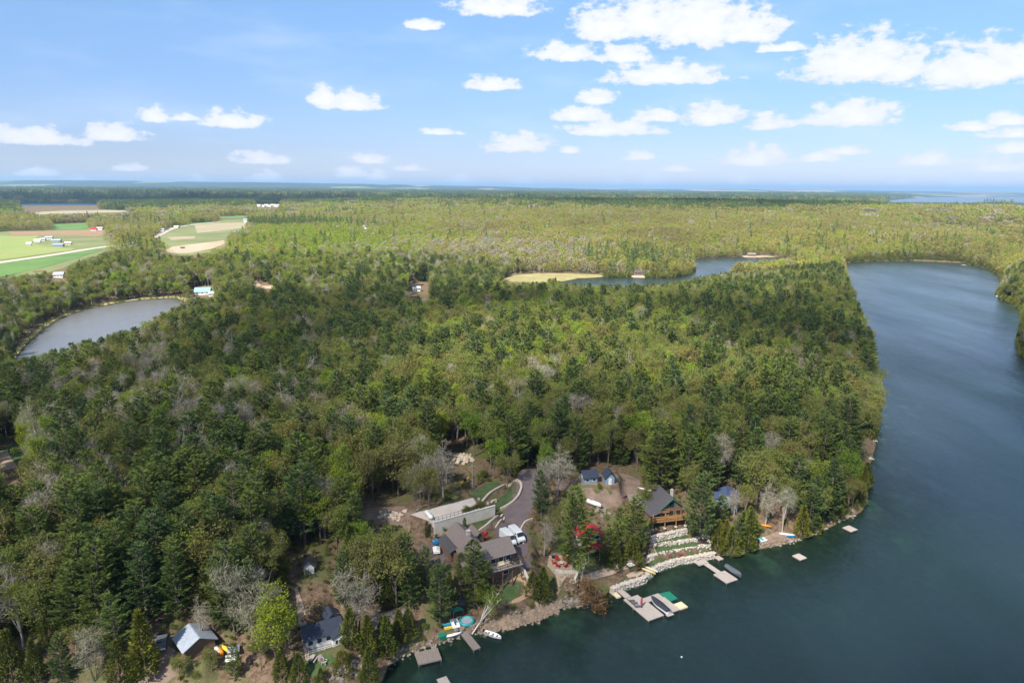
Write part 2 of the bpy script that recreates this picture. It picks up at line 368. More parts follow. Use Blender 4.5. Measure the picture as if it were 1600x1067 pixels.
def np_mesh(name, V, quads=None, tris=None):
    me = bpy.data.meshes.new(name); nq = 0 if quads is None else len(quads); ntr = 0 if tris is None else len(tris)
    me.vertices.add(len(V)); me.vertices.foreach_set('co', np.asarray(V, np.float32).ravel())
    loops = np.concatenate([a.ravel() for a in (quads, tris) if a is not None]).astype(np.int32)
    me.loops.add(len(loops)); me.loops.foreach_set('vertex_index', loops)
    st = np.concatenate([np.arange(nq)*4, nq*4 + np.arange(ntr)*3]).astype(np.int32)
    me.polygons.add(nq+ntr); me.polygons.foreach_set('loop_start', st)
    me.update(calc_edges=True); me.validate()
    return me
me = np_mesh('ground', gv, quads, fan)
me.polygons.foreach_set('use_smooth', np.ones(len(me.polygons), bool))
ground = bpy.data.objects.new('ground', me); C.objects.link(ground); tag(ground, kind='structure')
BV = BVHTree.FromPolygons([tuple(p) for p in gv.tolist()], [tuple(q) for q in quads.tolist()] + [tuple(q) for q in fan.tolist()])
def gz(x, y):
    h = BV.ray_cast(Vector((x, y, 900)), Vector((0, 0, -1)))
    return h[0].z if h[0] else 0.0
def at(px, py):
    """where the ground of the place lies in that direction from the drone"""
    h = BV.ray_cast(Vector(CAM), Vector(ray(px, py)).normalized())
    return np.array(h[0]) if h[0] else atz(px, py, 0)
def gzs(P):   # fast height for many points: bilinear on the polar grid
    r = np.linalg.norm(P, axis=1); a = np.arctan2(P[:,0], P[:,1])
    i = np.clip(np.searchsorted(rad, r) - 1, 0, NR-2); j = np.clip(np.searchsorted(ang, a) - 1, 0, NA-2)
    tr = np.clip((r - rad[i]) / (rad[i+1]-rad[i]), 0, 1); ta = np.clip((a - ang[j]) / (ang[j+1]-ang[j]), 0, 1)
    G = GH.reshape(NR, NA)
    return (G[i,j]*(1-ta) + G[i,j+1]*ta)*(1-tr) + (G[i+1,j]*(1-ta) + G[i+1,j+1]*ta)*tr

def ground_material():
    mt = bpy.data.materials.new('ground'); mt.use_nodes = True; nt = mt.node_tree; N = nt.nodes; L = nt.links
    b = N['Principled BSDF']; b.inputs['Roughness'].default_value = 0.95; b.inputs['Specular IOR Level'].default_value = 0.1
    g = N.new('ShaderNodeNewGeometry'); sep = N.new('ShaderNodeSeparateXYZ'); L.new(g.outputs['Position'], sep.inputs[0])
    def noise(sc, det=4, vec=None, ro=0.6):
        n = N.new('ShaderNodeTexNoise'); n.inputs['Scale'].default_value = sc; n.inputs['Detail'].default_value = det; n.inputs['Roughness'].default_value = ro
        L.new(vec or g.outputs['Position'], n.inputs['Vector']); return n.outputs['Fac']
    def rng_(v, a, c, t0=0, t1=1):
        n = N.new('ShaderNodeMapRange'); n.interpolation_type = 'SMOOTHSTEP'; L.new(v, n.inputs['Value'])
        for k, x in zip(('From Min','From Max','To Min','To Max'), (a, c, t0, t1)): n.inputs[k].default_value = x
        return n.outputs[0]
    def mix(f, a, c):
        n = N.new('ShaderNodeMix'); n.data_type = 'RGBA'; L.new(f, n.inputs['Factor'])
        for k, x in (('A', a), ('B', c)):
            if hasattr(x, 'is_output'): L.new(x, n.inputs[k])
            else: n.inputs[k].default_value = (*x, 1)
        return n.outputs['Result']
    litter = mix(rng_(noise(0.9, 5), 0.35, 0.65), (0.085, 0.055, 0.036), (0.165, 0.115, 0.078))
    litter = mix(rng_(noise(0.13, 5), 0.46, 0.62), litter, (0.09, 0.095, 0.036))
    litter = mix(rng_(noise(4.0, 3), 0.55, 0.75), litter, (0.2, 0.15, 0.11))
    # under water: weed, marl and sand
    bed = mix(rng_(noise(0.085, 4), 0.52, 0.7), (0.03, 0.037, 0.02), (0.12, 0.175, 0.115))
    bed = mix(rng_(noise(0.5, 4), 0.45, 0.7), bed, (0.075, 0.085, 0.035))
    near = mix(rng_(sep.outputs[2], -0.05, 0.12), bed, litter)
    # country beyond the woods: conifer stands, spring hardwoods, hay and ploughed fields
    mp = N.new('ShaderNodeMapping'); mp.inputs['Scale'].default_value = (0.0011, 0.00062, 0.001); L.new(g.outputs['Position'], mp.inputs[0])
    vo = N.new('ShaderNodeTexVoronoi'); vo.inputs['Scale'].default_value = 1.0; vo.inputs['Randomness'].default_value = 0.8; L.new(mp.outputs[0], vo.inputs['Vector'])
    sc = N.new('ShaderNodeSeparateColor'); L.new(vo.outputs['Color'], sc.inputs[0])
    wood = mix(rng_(noise(0.0009, 5), 0.4, 0.6), (0.018, 0.034, 0.02), (0.045, 0.06, 0.03))
    wood = mix(rng_(noise(0.02, 3), 0.4, 0.65), wood, (0.035, 0.055, 0.025))
    fld = mix(rng_(sc.outputs[1], 0.45, 0.55), (0.17, 0.21, 0.075), (0.24, 0.19, 0.13))
    far = mix(rng_(sc.outputs[0], 0.80, 0.84), wood, fld)
    vl = N.new('ShaderNodeVectorMath'); vl.operation = 'LENGTH'; L.new(g.outputs['Position'], vl.inputs[0])
    L.new(mix(rng_(vl.outputs['Value'], 2600, 4200), near, far), b.inputs['Base Color'])
    bp = N.new('ShaderNodeBump'); bp.inputs['Strength'].default_value = 0.6; bp.inputs['Distance'].default_value = 0.25; L.new(noise(1.6, 5), bp.inputs['Height']); L.new(bp.outputs[0], b.inputs['Normal'])
    return mt
ground.data.materials.append(ground_material())

def water_material(name='water', deep=(0.015, 0.032, 0.034), murk=0.34):
    mt = bpy.data.materials.new(name); mt.use_nodes = True; nt = mt.node_tree; N = nt.nodes; L = nt.links; N.clear()
    out = N.new('ShaderNodeOutputMaterial'); g = N.new('ShaderNodeNewGeometry')
    at_ = N.new('ShaderNodeAttribute'); at_.attribute_name = 'depth'
    def m(op, a, b=None, clamp=False):
        n = N.new('ShaderNodeMath'); n.operation = op; n.use_clamp = clamp
        for i, v in enumerate((a, b)):
            if v is None: continue
            if hasattr(v, 'is_output'): L.new(v, n.inputs[i])
            else: n.inputs[i].default_value = v
        return n.outputs[0]
    def noise(sc, st, det=3, ro=0.55):
        mp = N.new('ShaderNodeMapping'); mp.inputs['Scale'].default_value = st; mp.inputs['Rotation'].default_value = (0, 0, R_(-24)); L.new(g.outputs['Position'], mp.inputs[0])
        n = N.new('ShaderNodeTexNoise'); n.inputs['Scale'].default_value = sc; n.inputs['Detail'].default_value = det; n.inputs['Roughness'].default_value = ro; L.new(mp.outputs[0], n.inputs['Vector']); return n.outputs['Fac']
    rip = m('ADD', noise(0.8, (1, 0.5, 1), 5), m('MULTIPLY', noise(0.16, (1, 0.4, 1), 3), 2.2))
    gust = noise(0.012, (1, 0.35, 1), 4)
    bp = N.new('ShaderNodeBump'); bp.inputs['Distance'].default_value = 0.3; L.new(rip, bp.inputs['Height'])
    gr = N.new('ShaderNodeMapRange'); L.new(gust, gr.inputs['Value']); gr.inputs['From Min'].default_value = 0.35; gr.inputs['From Max'].default_value = 0.68; gr.inputs['To Min'].default_value = 0.3; gr.inputs['To Max'].default_value = 1.0
    L.new(gr.outputs[0], bp.inputs['Strength'])
    gl = N.new('ShaderNodeBsdfGlossy'); gl.inputs['Roughness'].default_value = 0.2; gl.inputs['Color'].default_value = (0.95, 0.97, 1, 1); L.new(bp.outputs[0], gl.inputs['Normal'])
    fr = N.new('ShaderNodeFresnel'); fr.inputs['IOR'].default_value = 1.33
    body = N.new('ShaderNodeBsdfDiffuse'); body.inputs['Color'].default_value = (*deep, 1)
    tr = N.new('ShaderNodeBsdfTransparent'); tr.inputs['Color'].default_value = (0.5, 0.66, 0.6, 1)
    k = m('SUBTRACT', 1.0, m('POWER', 2.718, m('MULTIPLY', at_.outputs['Fac'], -murk)), True)
    m1 = N.new('ShaderNodeMixShader'); L.new(k, m1.inputs[0]); L.new(tr.outputs[0], m1.inputs[1]); L.new(body.outputs[0], m1.inputs[2])
    m2 = N.new('ShaderNodeMixShader'); g2 = N.new('ShaderNodeMapRange'); L.new(noise(0.02, (1, 0.22, 1), 6, 0.65), g2.inputs['Value']); g2.inputs['From Min'].default_value = 0.34; g2.inputs['From Max'].default_value = 0.66; g2.inputs['To Min'].default_value = 0.62; g2.inputs['To Max'].default_value = 1.12
    L.new(m('MULTIPLY', m('MINIMUM', fr.outputs[0], 0.62), g2.outputs[0]), m2.inputs[0]); L.new(m1.outputs[0], m2.inputs[1]); L.new(gl.outputs[0], m2.inputs[2])
    L.new(m2.outputs[0], out.inputs[0]); return mt
WMAT = water_material(); WPOND = water_material('silty_water', (0.115, 0.115, 0.115), 1.6)
for bi, (nm, poly) in enumerate(WATERS):
    low = (GH < 0.45) & (GB == bi)
    qs = quads[low[quads].any(1)]
    tr_ = fan if bi == 0 else None
    idx, inv = np.unique(np.concatenate([qs.ravel()] + ([fan.ravel()] if bi == 0 else [])), return_inverse=True)
    V = gv[idx].copy(); dep = np.maximum(-V[:,2], 0.0); V[:,2] = 0.0
    me = np_mesh(nm, V, inv[:qs.size].reshape(-1, 4), inv[qs.size:].reshape(-1, 3) if bi == 0 else None)
    a_ = me.attributes.new('depth', 'FLOAT', 'POINT')
    if len(a_.data) == len(dep): a_.data.foreach_set('value', dep.astype(np.float32))
    me.materials.append(WPOND if nm == 'pond' else WMAT); o = bpy.data.objects.new(nm, me); C.objects.link(o); tag(o, kind='structure')

# ------------------------------------------------------------------ fields, roads, lawns: sheets laid on the ground
from mathutils.geometry import delaunay_2d_cdt
SHEETS = []     # plan polygons kept free of trees
def drape(name, poly, material, off=0.05, res=1.5, keepclear=True, rough=0.0):
    poly = [Vector((p[0], p[1])) for p in poly]; n = len(poly); bd = []
    for i in range(n):
        a, b = poly[i], poly[(i+1) % n]; k = max(1, int((b-a).length/res))
        bd += [a.lerp(b, t/k) for t in range(k)]
    if rough:
        bd = [p + Vector((fbm(np.array([p.x/(rough*3)]), np.array([p.y/(rough*3)]))[0] - 0.5, fbm(np.array([p.x/(rough*3)+40]), np.array([p.y/(rough*3)+7]))[0] - 0.5))*rough*4 for p in bd]
    B = np.array([tuple(p) for p in bd]); x0, y0 = B.min(0); x1, y1 = B.max(0)
    gx, gy = np.meshgrid(np.arange(x0, x1, res), np.arange(y0, y1, res)); G = np.stack([gx.ravel(), gy.ravel()], 1)
    if len(G): G = G[poly_sd(G, B) < -res*0.4]
    pts = bd + [Vector(p) for p in G.tolist()]
    v, e, f, *_ = delaunay_2d_cdt(pts, [(i, (i+1) % len(bd)) for i in range(len(bd))], [], 1, 1e-5)
    me = bpy.data.meshes.new(name); me.from_pydata([(p.x, p.y, gz(p.x, p.y) + off) for p in v], [], [tuple(q) for q in f]); me.update()
    flip = [p for p in me.polygons if p.normal.z < 0]
    if len(flip) > len(me.polygons)/2: me.flip_normals()
    me.materials.append(material); me.polygons.foreach_set('use_smooth', [True]*len(me.polygons))
    o = bpy.data.objects.new(name, me); C.objects.link(o); tag(o, kind='structure')
    if keepclear: SHEETS.append(B)
    return o
def ribbon(name, pts, width, material, off=0.06, step=2.0, keepclear=True):
    P = [np.array(p[:2], float) for p in pts]; Q = []; W = []
    ws = width if hasattr(width, '__len__') else [width]*len(P)
    for i in range(len(P)-1):
        k = max(1, int(np.linalg.norm(P[i+1]-P[i])/step))
        for t in range(k): Q.append(P[i] + (P[i+1]-P[i])*t/k); W.append(ws[i] + (ws[i+1]-ws[i])*t/k)
    Q.append(P[-1]); W.append(ws[-1]); Q = np.array(Q)
    for _ in range(4): Q[1:-1] = (Q[:-2] + 2*Q[1:-1] + Q[2:])/4
    T = np.gradient(Q, axis=0); T /= np.linalg.norm(T, axis=1)[:, None] + 1e-9; Nn = np.stack([-T[:,1], T[:,0]], 1)
    cols = 5; vs = []; fs = []
    for i in range(len(Q)):
        for c in range(cols):
            p = Q[i] + Nn[i]*W[i]*(0.5 - c/(cols-1)); vs.append((p[0], p[1], gz(*p) + off))
    for i in range(len(Q)-1):
        for c in range(cols-1): a = i*cols+c; fs.append((a, a+1, a+cols+1, a+cols))
    me = bpy.data.meshes.new(name); me.from_pydata(vs, [], fs); me.update()
    if me.polygons[0].normal.z < 0: me.flip_normals()
    me.materials.append(material); o = bpy.data.objects.new(name, me); C.objects.link(o); tag(o, kind='structure')
    if keepclear:
        l = [tuple(Q[i] + Nn[i]*W[i]/2) for i in range(len(Q))]; r = [tuple(Q[i] - Nn[i]*W[i]/2) for i in range(len(Q))]; SHEETS.append(np.array(l + r[::-1]))
    return o
def onground(pts): return [tuple(at(*p)[:2]) for p in pts]
M_LAWN = mat('lawn', (0.062, 0.1, 0.03), (0.038, 0.064, 0.022), rough=0.95, scale=0.5, world_space=True, bump=0.4, bscale=5)
M_ASPH = mat('driveway', (0.135, 0.105, 0.105), (0.1, 0.08, 0.082), rough=0.9, scale=0.6, world_space=True, bump=0.2, bscale=8)
M_SAND = mat('sand', (0.42, 0.33, 0.24), (0.33, 0.25, 0.18), rough=0.95, scale=1.2, world_space=True, bump=0.3, bscale=6)
M_DIRT = mat('dirt', (0.215, 0.155, 0.118), (0.13, 0.092, 0.07), rough=0.95, scale=0.45, world_space=True, bump=0.4, bscale=4)
M_MULCH = mat('mulch', (0.07, 0.045, 0.035), rough=0.95, scale=2, world_space=True, bump=0.5)
M_SLAB = mat('concrete_slab', (0.47, 0.41, 0.36), (0.39, 0.34, 0.3), rough=0.9, scale=0.35, world_space=True, bump=0.1, bscale=6)
M_GRAVEL = mat('gravel', (0.36, 0.28, 0.21), (0.24, 0.18, 0.13), rough=0.95, scale=1.6, world_space=True, bump=0.4)
M_TANPATH = mat('pea_gravel', (0.36, 0.25, 0.14), (0.27, 0.18, 0.1), rough=0.95, scale=1.5, world_space=True, bump=0.3)
M_REED = mat('reeds', (0.27, 0.235, 0.1), (0.18, 0.165, 0.065), rough=0.95, scale=0.08, world_space=True, bump=0.8, bscale=0.8)
M_HAY = mat('hay_field', (0.13, 0.2, 0.045), (0.2, 0.21, 0.07), rough=0.95, scale=0.012, world_space=True, stretch=(1, 3, 1))
M_GRASS = mat('pasture', (0.085, 0.165, 0.035), (0.06, 0.12, 0.03), rough=0.95, scale=0.02, world_space=True)
M_PLOUGH = mat('ploughed_soil', (0.22, 0.145, 0.08), (0.17, 0.12, 0.065), rough=0.95, scale=0.02, world_space=True, stretch=(1, 5, 1))
M_STUB = mat('stubble', (0.27, 0.235, 0.15), (0.2, 0.175, 0.105), rough=0.95, scale=0.015, world_space=True, stretch=(1, 4, 1))
M_PIT = mat('pit_sand', (0.36, 0.28, 0.2), (0.25, 0.19, 0.12), rough=0.95, scale=0.03, world_space=True)
M_ROAD = mat('gravel_road', (0.38, 0.33, 0.28), (0.3, 0.26, 0.22), rough=0.95, scale=0.3, world_space=True)
M_MEADOW = mat('meadow', (0.15, 0.165, 0.06), (0.1, 0.12, 0.045), rough=0.95, scale=0.015, world_space=True, detail=6)
drape('meadow', onground([(-80,446),(-80,362),(0,358),(90,356),(172,355),(250,350),(290,346),(392,342),(396,362),(362,382),(330,394),(296,400),(250,398),(200,392),(170,398),(60,432),(0,444)]), M_MEADOW, off=0.25, res=25, keepclear=False)
for nm, px, mt_ in [('pasture', [(0,434),(-60,440),(-60,414),(0,409),(70,400),(150,390),(163,391),(120,404),(60,420),(20,430)], M_GRASS),
                    ('hay_field', [(-60,372),(0,369),(62,369),(48,380),(70,386),(120,389),(110,392),(60,399),(0,407),(-60,412)], M_HAY),
                    ('ploughed_field', [(12,362),(90,361),(166,359),(168,366),(150,371),(92,368),(20,368.5)], M_PLOUGH),
                    ('pasture', [(80,351),(137,348.5),(138,358),(90,360),(80,359)], M_GRASS),
                    ('stubble_field', [(18,334),(100,329.5),(170,328.5),(212,330),(200,332),(60,335.5)], M_STUB),
                    ('stubble_field', [(304,352),(340,349),(382,348),(386,356),(330,363),(308,365)], M_STUB),
                    ('stubble_field', [(262,371),(305,369.5),(304,374),(268,376)], M_STUB),
                    ('sand_pit', [(256,393),(270,386),(310,381),(352,376),(357,380),(332,389),(300,396),(270,397)], M_PIT),
                    ('pasture', [(290,349.5),(330,347.5),(330,350),(300,351.5)], M_GRASS), ('pasture', [(336,338.5),(395,337),(396,341),(340,342)], M_GRASS),
                    ('ploughed_field', [(190,345),(212,344),(213,347),(195,348)], M_PLOUGH),
                    ('clearing', [(392,437),(402,440),(408,447),(432,447),(428,452),(404,452),(396,446)], M_PIT)]:
    drape(nm, onground(px), mt_, off=0.5, res=25 if nm != 'clearing' else 8)
drape('marsh', onground([(786,437),(800,431),(840,427.5),(880,427.5),(938,430),(944,433),(905,435),(873,441),(845,442),(800,441)]), M_REED, off=0.3, res=10)
drape('marsh', onground([(14,574),(24,549),(43,528),(67,507),(96,492.5),(160,475),(225,465.5),(282,463.5),(294,468),(291,472),(275,466),(240,467),(190,472),(130,484),(95,496),(70,512),(45,533),(26,556),(12,590)]), M_REED, off=0.25, res=8)
drape('beach', onground([(1158,400.5),(1200,400),(1212,402.6),(1165,403)]), M_PIT, off=0.4, res=6)
drape('beach', onground([(985,431.5),(1006,430.5),(1008,434.5),(990,434.8)]), M_PIT, off=0.4, res=6)
ribbon('country_road', onground([(-80,421),(0,411.5),(60,403),(110,395),(150,388),(185,384)]), 13, M_ROAD, off=0.7, step=20)
ribbon('country_road', onground([(185,384),(215,379.5),(238,373),(252,366),(266,358.5),(280,354.5),(310,350.5),(345,347.5)]), 12, M_ROAD, off=0.7, step=20)
# lakeside
ribbon('driveway', [p[:2] for p in DRIVE], [5.4,5.6,6.2,6.6,7.4,8.6,3.6,3.0], M_ASPH, off=0.07, step=1.0)
drape('driveway', onground([(808,740),(842,738),(846,743),(834,750),(818,752)]), M_ASPH, off=0.05)
drape('driveway', hw([(-5,5),(-1,4.2),(-1.6,-4),(-3,-9),(-7,-7),(-7.5,1)]), M_ASPH, off=0.05)
drape('dirt_clearing', onground([(552,800),(585,792),(630,790),(655,800),(648,815),(660,828),(640,828),(600,815),(565,812)]), M_DIRT, off=0.05, res=0.8, rough=0.8)
drape('dirt_clearing', onground([(860,748),(905,744),(975,740),(1000,748),(1000,775),(985,790),(950,795),(915,780),(875,765)]), M_DIRT, off=0.05, res=0.8, rough=0.8)
drape('dirt_clearing', onground([(208,1000),(240,985),(262,1005),(285,1040),(262,1066),(232,1066)]), M_DIRT, off=0.05, res=0.8, rough=0.8)
ribbon('path', onground([(462,918),(470,950),(474,980),(478,1005),(480,1030)]), [0.5,1.4,1.7,1.3,0.6], M_GRAVEL, off=0.06, step=1)
ribbon('path', onground([(0,705),(6,720),(16,733)]), 4, M_GRAVEL, off=0.08, step=2)
drape('lawn', onground([(-6,700),(30,690),(40,702),(28,722),(8,722)]), M_LAWN, off=0.05, res=0.8, rough=0.8)
drape('lawn', onground([(762,788),(792,766),(806,760),(812,768),(806,780),(788,790),(768,796)]), M_LAWN, off=0.05, res=0.8, rough=0.8)
drape('lawn', onground([(735,770),(760,756),(780,752),(786,760),(760,775),(748,782)]), M_LAWN, off=0.05, res=0.8, rough=0.8)
drape('lawn', hw([(3.5,5.4),(12.5,6.0),(15.5,6.5),(12,3.0),(8.6,2.5),(4,2.7)]), M_LAWN, off=0.05, res=0.7)
drape('lawn', onground([(470,1030),(492,1022),(520,1030),(530,1045),(500,1052),(478,1045)]), M_LAWN, off=0.05, res=0.8, rough=0.8)
drape('path', onground([(795,896),(812,884),(826,894),(836,915),(832,930),(812,940),(792,945),(800,938),(816,930),(820,918),(814,908),(804,906),(795,910),(786,908)]), M_TANPATH, off=0.06, res=0.7)
drape('lawn', onground([(786,909),(796,912),(806,907),(813,910),(818,919),(814,929),(798,937),(782,940),(776,928)]), M_LAWN, off=0.05, res=0.8, rough=0.8)
drape('lawn', pxpoly([(1024,869),(1066,863),(1111,855),(1115,864),(1075,873),(1036,882),(1020,888),(1008,884)], 1.6), M_LAWN, off=0.05, res=0.6)
drape('lawn', pxpoly([(946,915),(985,899),(1002,902),(985,908),(962,914)], 1.6), M_LAWN, off=0.05, res=0.6)
drape('lawn', pxpoly([(1022,859),(1045,854),(1078,850),(1060,858),(1028,864)], 3.3), M_LAWN, off=0.05, res=0.5)
drape('flower_bed', pxpoly([(1079,851),(1100,843),(1107,848),(1066,857)], 3.3), M_MULCH, off=0.06, res=0.5)
drape('lawn', pxpoly([(1026,844),(1072,832),(1076,840),(1044,846),(1030,849)], 4.9), M_LAWN, off=0.05, res=0.5)
drape('lawn', lw([(-4,0.6),(6.8,2.6),(6.6,4),(-4,3)]), M_LAWN, off=0.05, res=0.6)
drape('beach', pxpoly([(978,898),(990,893),(1004,893),(1010,899),(1002,905),(985,907)], 1.6), M_SAND, off=0.09, res=0.5)
drape('beach', onground([(1185,850),(1195,838),(1215,830),(1238,832),(1240,842),(1222,849),(1195,854)]), M_DIRT, off=0.05, res=0.8)
ribbon('path', pxpoly([(870,922),(905,912),(940,898),(965,890),(1000,881),(1022,868)], 2.2), 1.6, M_GRAVEL, off=0.25, step=1)
drape('patio', onground([(858,868),(888,866),(902,888),(896,902),(868,899),(855,884)]), M_GRAVEL, off=0.07, res=0.8)

# ------------------------------------------------------------------ trees
def unit(v): return v / (np.linalg.norm(v, axis=-1, keepdims=True) + 1e-9)
def blades(base, d, ln, wd, g):
    """leaf-sized triangles: base centre, direction, length, width"""
    n = len(base); s = unit(np.cross(d, unit(g.normal(size=(n, 3)) * np.array([0.6, 0.6, 1.0]))))
    a = base - s*wd[:,None]/2; b = base + s*wd[:,None]/2; c = base + d*ln[:,None]
    return np.stack([a, b, c], 1).reshape(-1, 3)
def soup(name, parts, material):
    V = np.concatenate(parts); T = np.arange(len(V)).reshape(-1, 3)
    me = np_mesh(name, V, None, T); me.materials.append(material); return me
def tube_v(pts, radii, n=5):
    m_ = MB(); m_.tube(pts, radii, n, cap=False); return m_
M_BARK = mat('bark', (0.17, 0.14, 0.115), (0.09, 0.07, 0.055), scale=3, rough=0.95)
M_PALE = mat('pale_bark', (0.36, 0.325, 0.28), (0.22, 0.2, 0.17), scale=2, rough=0.9)
M_BIRCH = mat('birch_bark', (0.72, 0.68, 0.6), (0.5, 0.46, 0.4), scale=2, rough=0.85)
M_PINE = mat('pine_needles', (0.15, 0.195, 0.058), (0.082, 0.118, 0.04), scale=0.45, transl=0.32, rand=[(0.72,0.85,0.95),(1,1,1),(1.3,1.2,0.85),(0.95,1.05,0.9)])
M_GOLDPINE = mat('yellowing_needles', (0.19, 0.16, 0.035), (0.1, 0.1, 0.03), scale=0.5, transl=0.25)
M_CEDAR = mat('cedar_sprays', (0.16, 0.175, 0.036), (0.085, 0.1, 0.024), scale=0.6, transl=0.2, rand=[(0.8,0.9,0.9),(1,1,1),(1.25,1.15,0.8)])
M_OAK = mat('oak_buds', (0.215, 0.222, 0.072), (0.135, 0.142, 0.052), scale=0.5, transl=0.3, rand=[(0.9,0.82,0.85),(0.85,1.0,0.7),(1.1,1.0,0.9),(0.85,0.95,0.75),(1.08,0.93,0.8),(0.9,1.12,0.75)])
M_GREEN = mat('spring_leaves', (0.24, 0.3, 0.04), (0.15, 0.2, 0.033), scale=0.5, transl=0.35, rand=[(0.7,0.85,0.85),(1,1,1),(1.15,1.05,0.8),(0.85,1,0.9)])
M_TWIG = mat('grey_twigs', (0.36, 0.33, 0.275), (0.235, 0.215, 0.175), scale=0.7, transl=0.15, rand=[(1,0.95,0.95),(0.75,0.75,0.68),(1.15,1.1,1.0),(0.85,0.95,0.75)])
M_LITOAK = mat('sunlit_far_oak', (0.31, 0.29, 0.08), (0.21, 0.18, 0.068), scale=0.007, transl=0.3, world_space=True, detail=5, rand=[(0.9,0.9,0.9),(1.05,1.0,0.95),(0.95,1.05,0.9),(1.1,1.05,1.0)])  # oak leaf copy for the far woods, sunlight brightened into its colour
M_FRESH = mat('fresh_aspens', (0.27, 0.345, 0.04), (0.2, 0.26, 0.04), scale=0.01, transl=0.35, world_space=True, detail=5, rand=[(0.88,0.92,0.9),(1,1,1),(1.08,1.03,0.9)])
M_BRONZE = mat('bronze_leaves', (0.21, 0.115, 0.045), (0.12, 0.07, 0.03), scale=0.8, transl=0.3)
M_SHRUB = mat('round_cedar', (0.17, 0.17, 0.022), (0.08, 0.095, 0.018), scale=1.5, transl=0.15)

def conifer(seed, h=22.0, wide=0.2, low=0.16, droop=0.0, rag=0.4, step=0.95, nlimb=5, tuft=0.82, material=None, sparse=1.0):
    g = np.random.default_rng(seed); parts = []; tr = MB(); 
    lean = g.normal(0, 0.012, 2)
    axis = lambda z: np.array([lean[0]*z + 0.12*math.sin(z*0.35+seed), lean[1]*z + 0.12*math.cos(z*0.3+seed), z])
    tr.tube([axis(h*t) for t in np.linspace(0, 0.99, 9)], [0.0155*h*(1-t)**0.8 + 0.03 for t in np.linspace(0, 0.99, 9)], 7, cap=False)
    z = low*h
    while z < h*0.985:
        t = (z/h - low)/(1 - low)
        env = wide*h * min(1, 0.55 + 1.6*t) * (1 - t)**0.72 + 0.35
        k = max(3, int(round(nlimb + g.integers(-1, 2)))); a0 = g.uniform(0, 6.28)
        for i in range(k):
            if g.random() > sparse: continue
            a = a0 + 6.283*i/k + g.normal(0, 0.3); L = env * (1 + g.uniform(-rag, rag*0.55))
            up = (0.05 + 0.55*t + g.normal(0, 0.1)) - droop; p0 = axis(z + g.uniform(-0.3, 0.3)); dh = np.array([math.cos(a), math.sin(a), 0])
            q = lambda s: p0 + dh*(L*s) + np.array([0, 0, L*(up*s + 0.22*s*s - (droop*0.4)*s)])
            if L > 1.2: tr.tube([q(0), q(0.5), q(0.95)], [0.035+0.012*L, 0.03, 0.012], 3, cap=False)
            n = max(7, int(L*7.5)); s = g.uniform(0.22, 1.03, n)**0.8
            lat = g.normal(0, 0.17, n)*L*(1.15 - 0.55*s); sd = np.array([-math.sin(a), math.cos(a), 0])
            B = np.array([q(x) for x in s]) + sd*lat[:,None]*1.0 + np.array([0,0,1])*g.normal(0.02, 0.1, n)[:,None]
            for r_ in range(3):
                d = unit(dh*0.8 + sd*(np.sign(lat)*g.uniform(0, 1.0, n))[:,None] + np.array([0,0,1])*g.uniform(-0.1, 0.75, n)[:,None])
                parts.append(blades(B, d, tuft*g.uniform(0.6, 1.15, n), tuft*g.uniform(0.28, 0.5, n), g))
        z += step * g.uniform(0.75, 1.3)
    top = np.repeat(axis(h*0.97)[None], 14, 0); d = unit(np.column_stack([g.normal(0, .5, 14), g.normal(0, .5, 14), g.uniform(.6, 1.5, 14)]))
    parts.append(blades(top, d, np.full(14, 1.0), np.full(14, 0.3), g))
    return tr.mesh('trunk', M_BARK), soup('crown', parts, material or M_PINE), h
def cedar(seed, h=12.0, wide=0.2, material=None, blunt=0.75):
    g = np.random.default_rng(seed); tr = MB(); tr.tube([(0,0,0),(0.1,0,h*0.5),(0,0.05,h*0.93)], [0.18, 0.12, 0.02], 6, cap=False)
    n = 2100; z = (0.05 + 0.95*g.random(n)**1.25)*h; t = z/h; a = g.uniform(0, 6.283, n)
    lump = 1 + 0.16*np.sin(a*3 + z*1.1 + seed) + 0.12*np.sin(a*5 - z*1.9 + seed*2)
    R = wide*h*(1-t)**blunt*np.minimum(1, 0.55+3*t)*lump*g.uniform(0.45, 1.04, n)**0.5
    B = np.column_stack([R*np.cos(a), R*np.sin(a), z]); d = unit(np.column_stack([np.cos(a)*0.7, np.sin(a)*0.7, g.uniform(0.2, 1.4, n)]) + g.normal(0, 0.25, (n, 3)))
    s = h/12.0
    return tr.mesh('trunk', M_BARK), soup('crown', [blades(B, d, s*g.uniform(0.5, 1.0, n), s*g.uniform(0.22, 0.42, n), g)], material or M_CEDAR), h
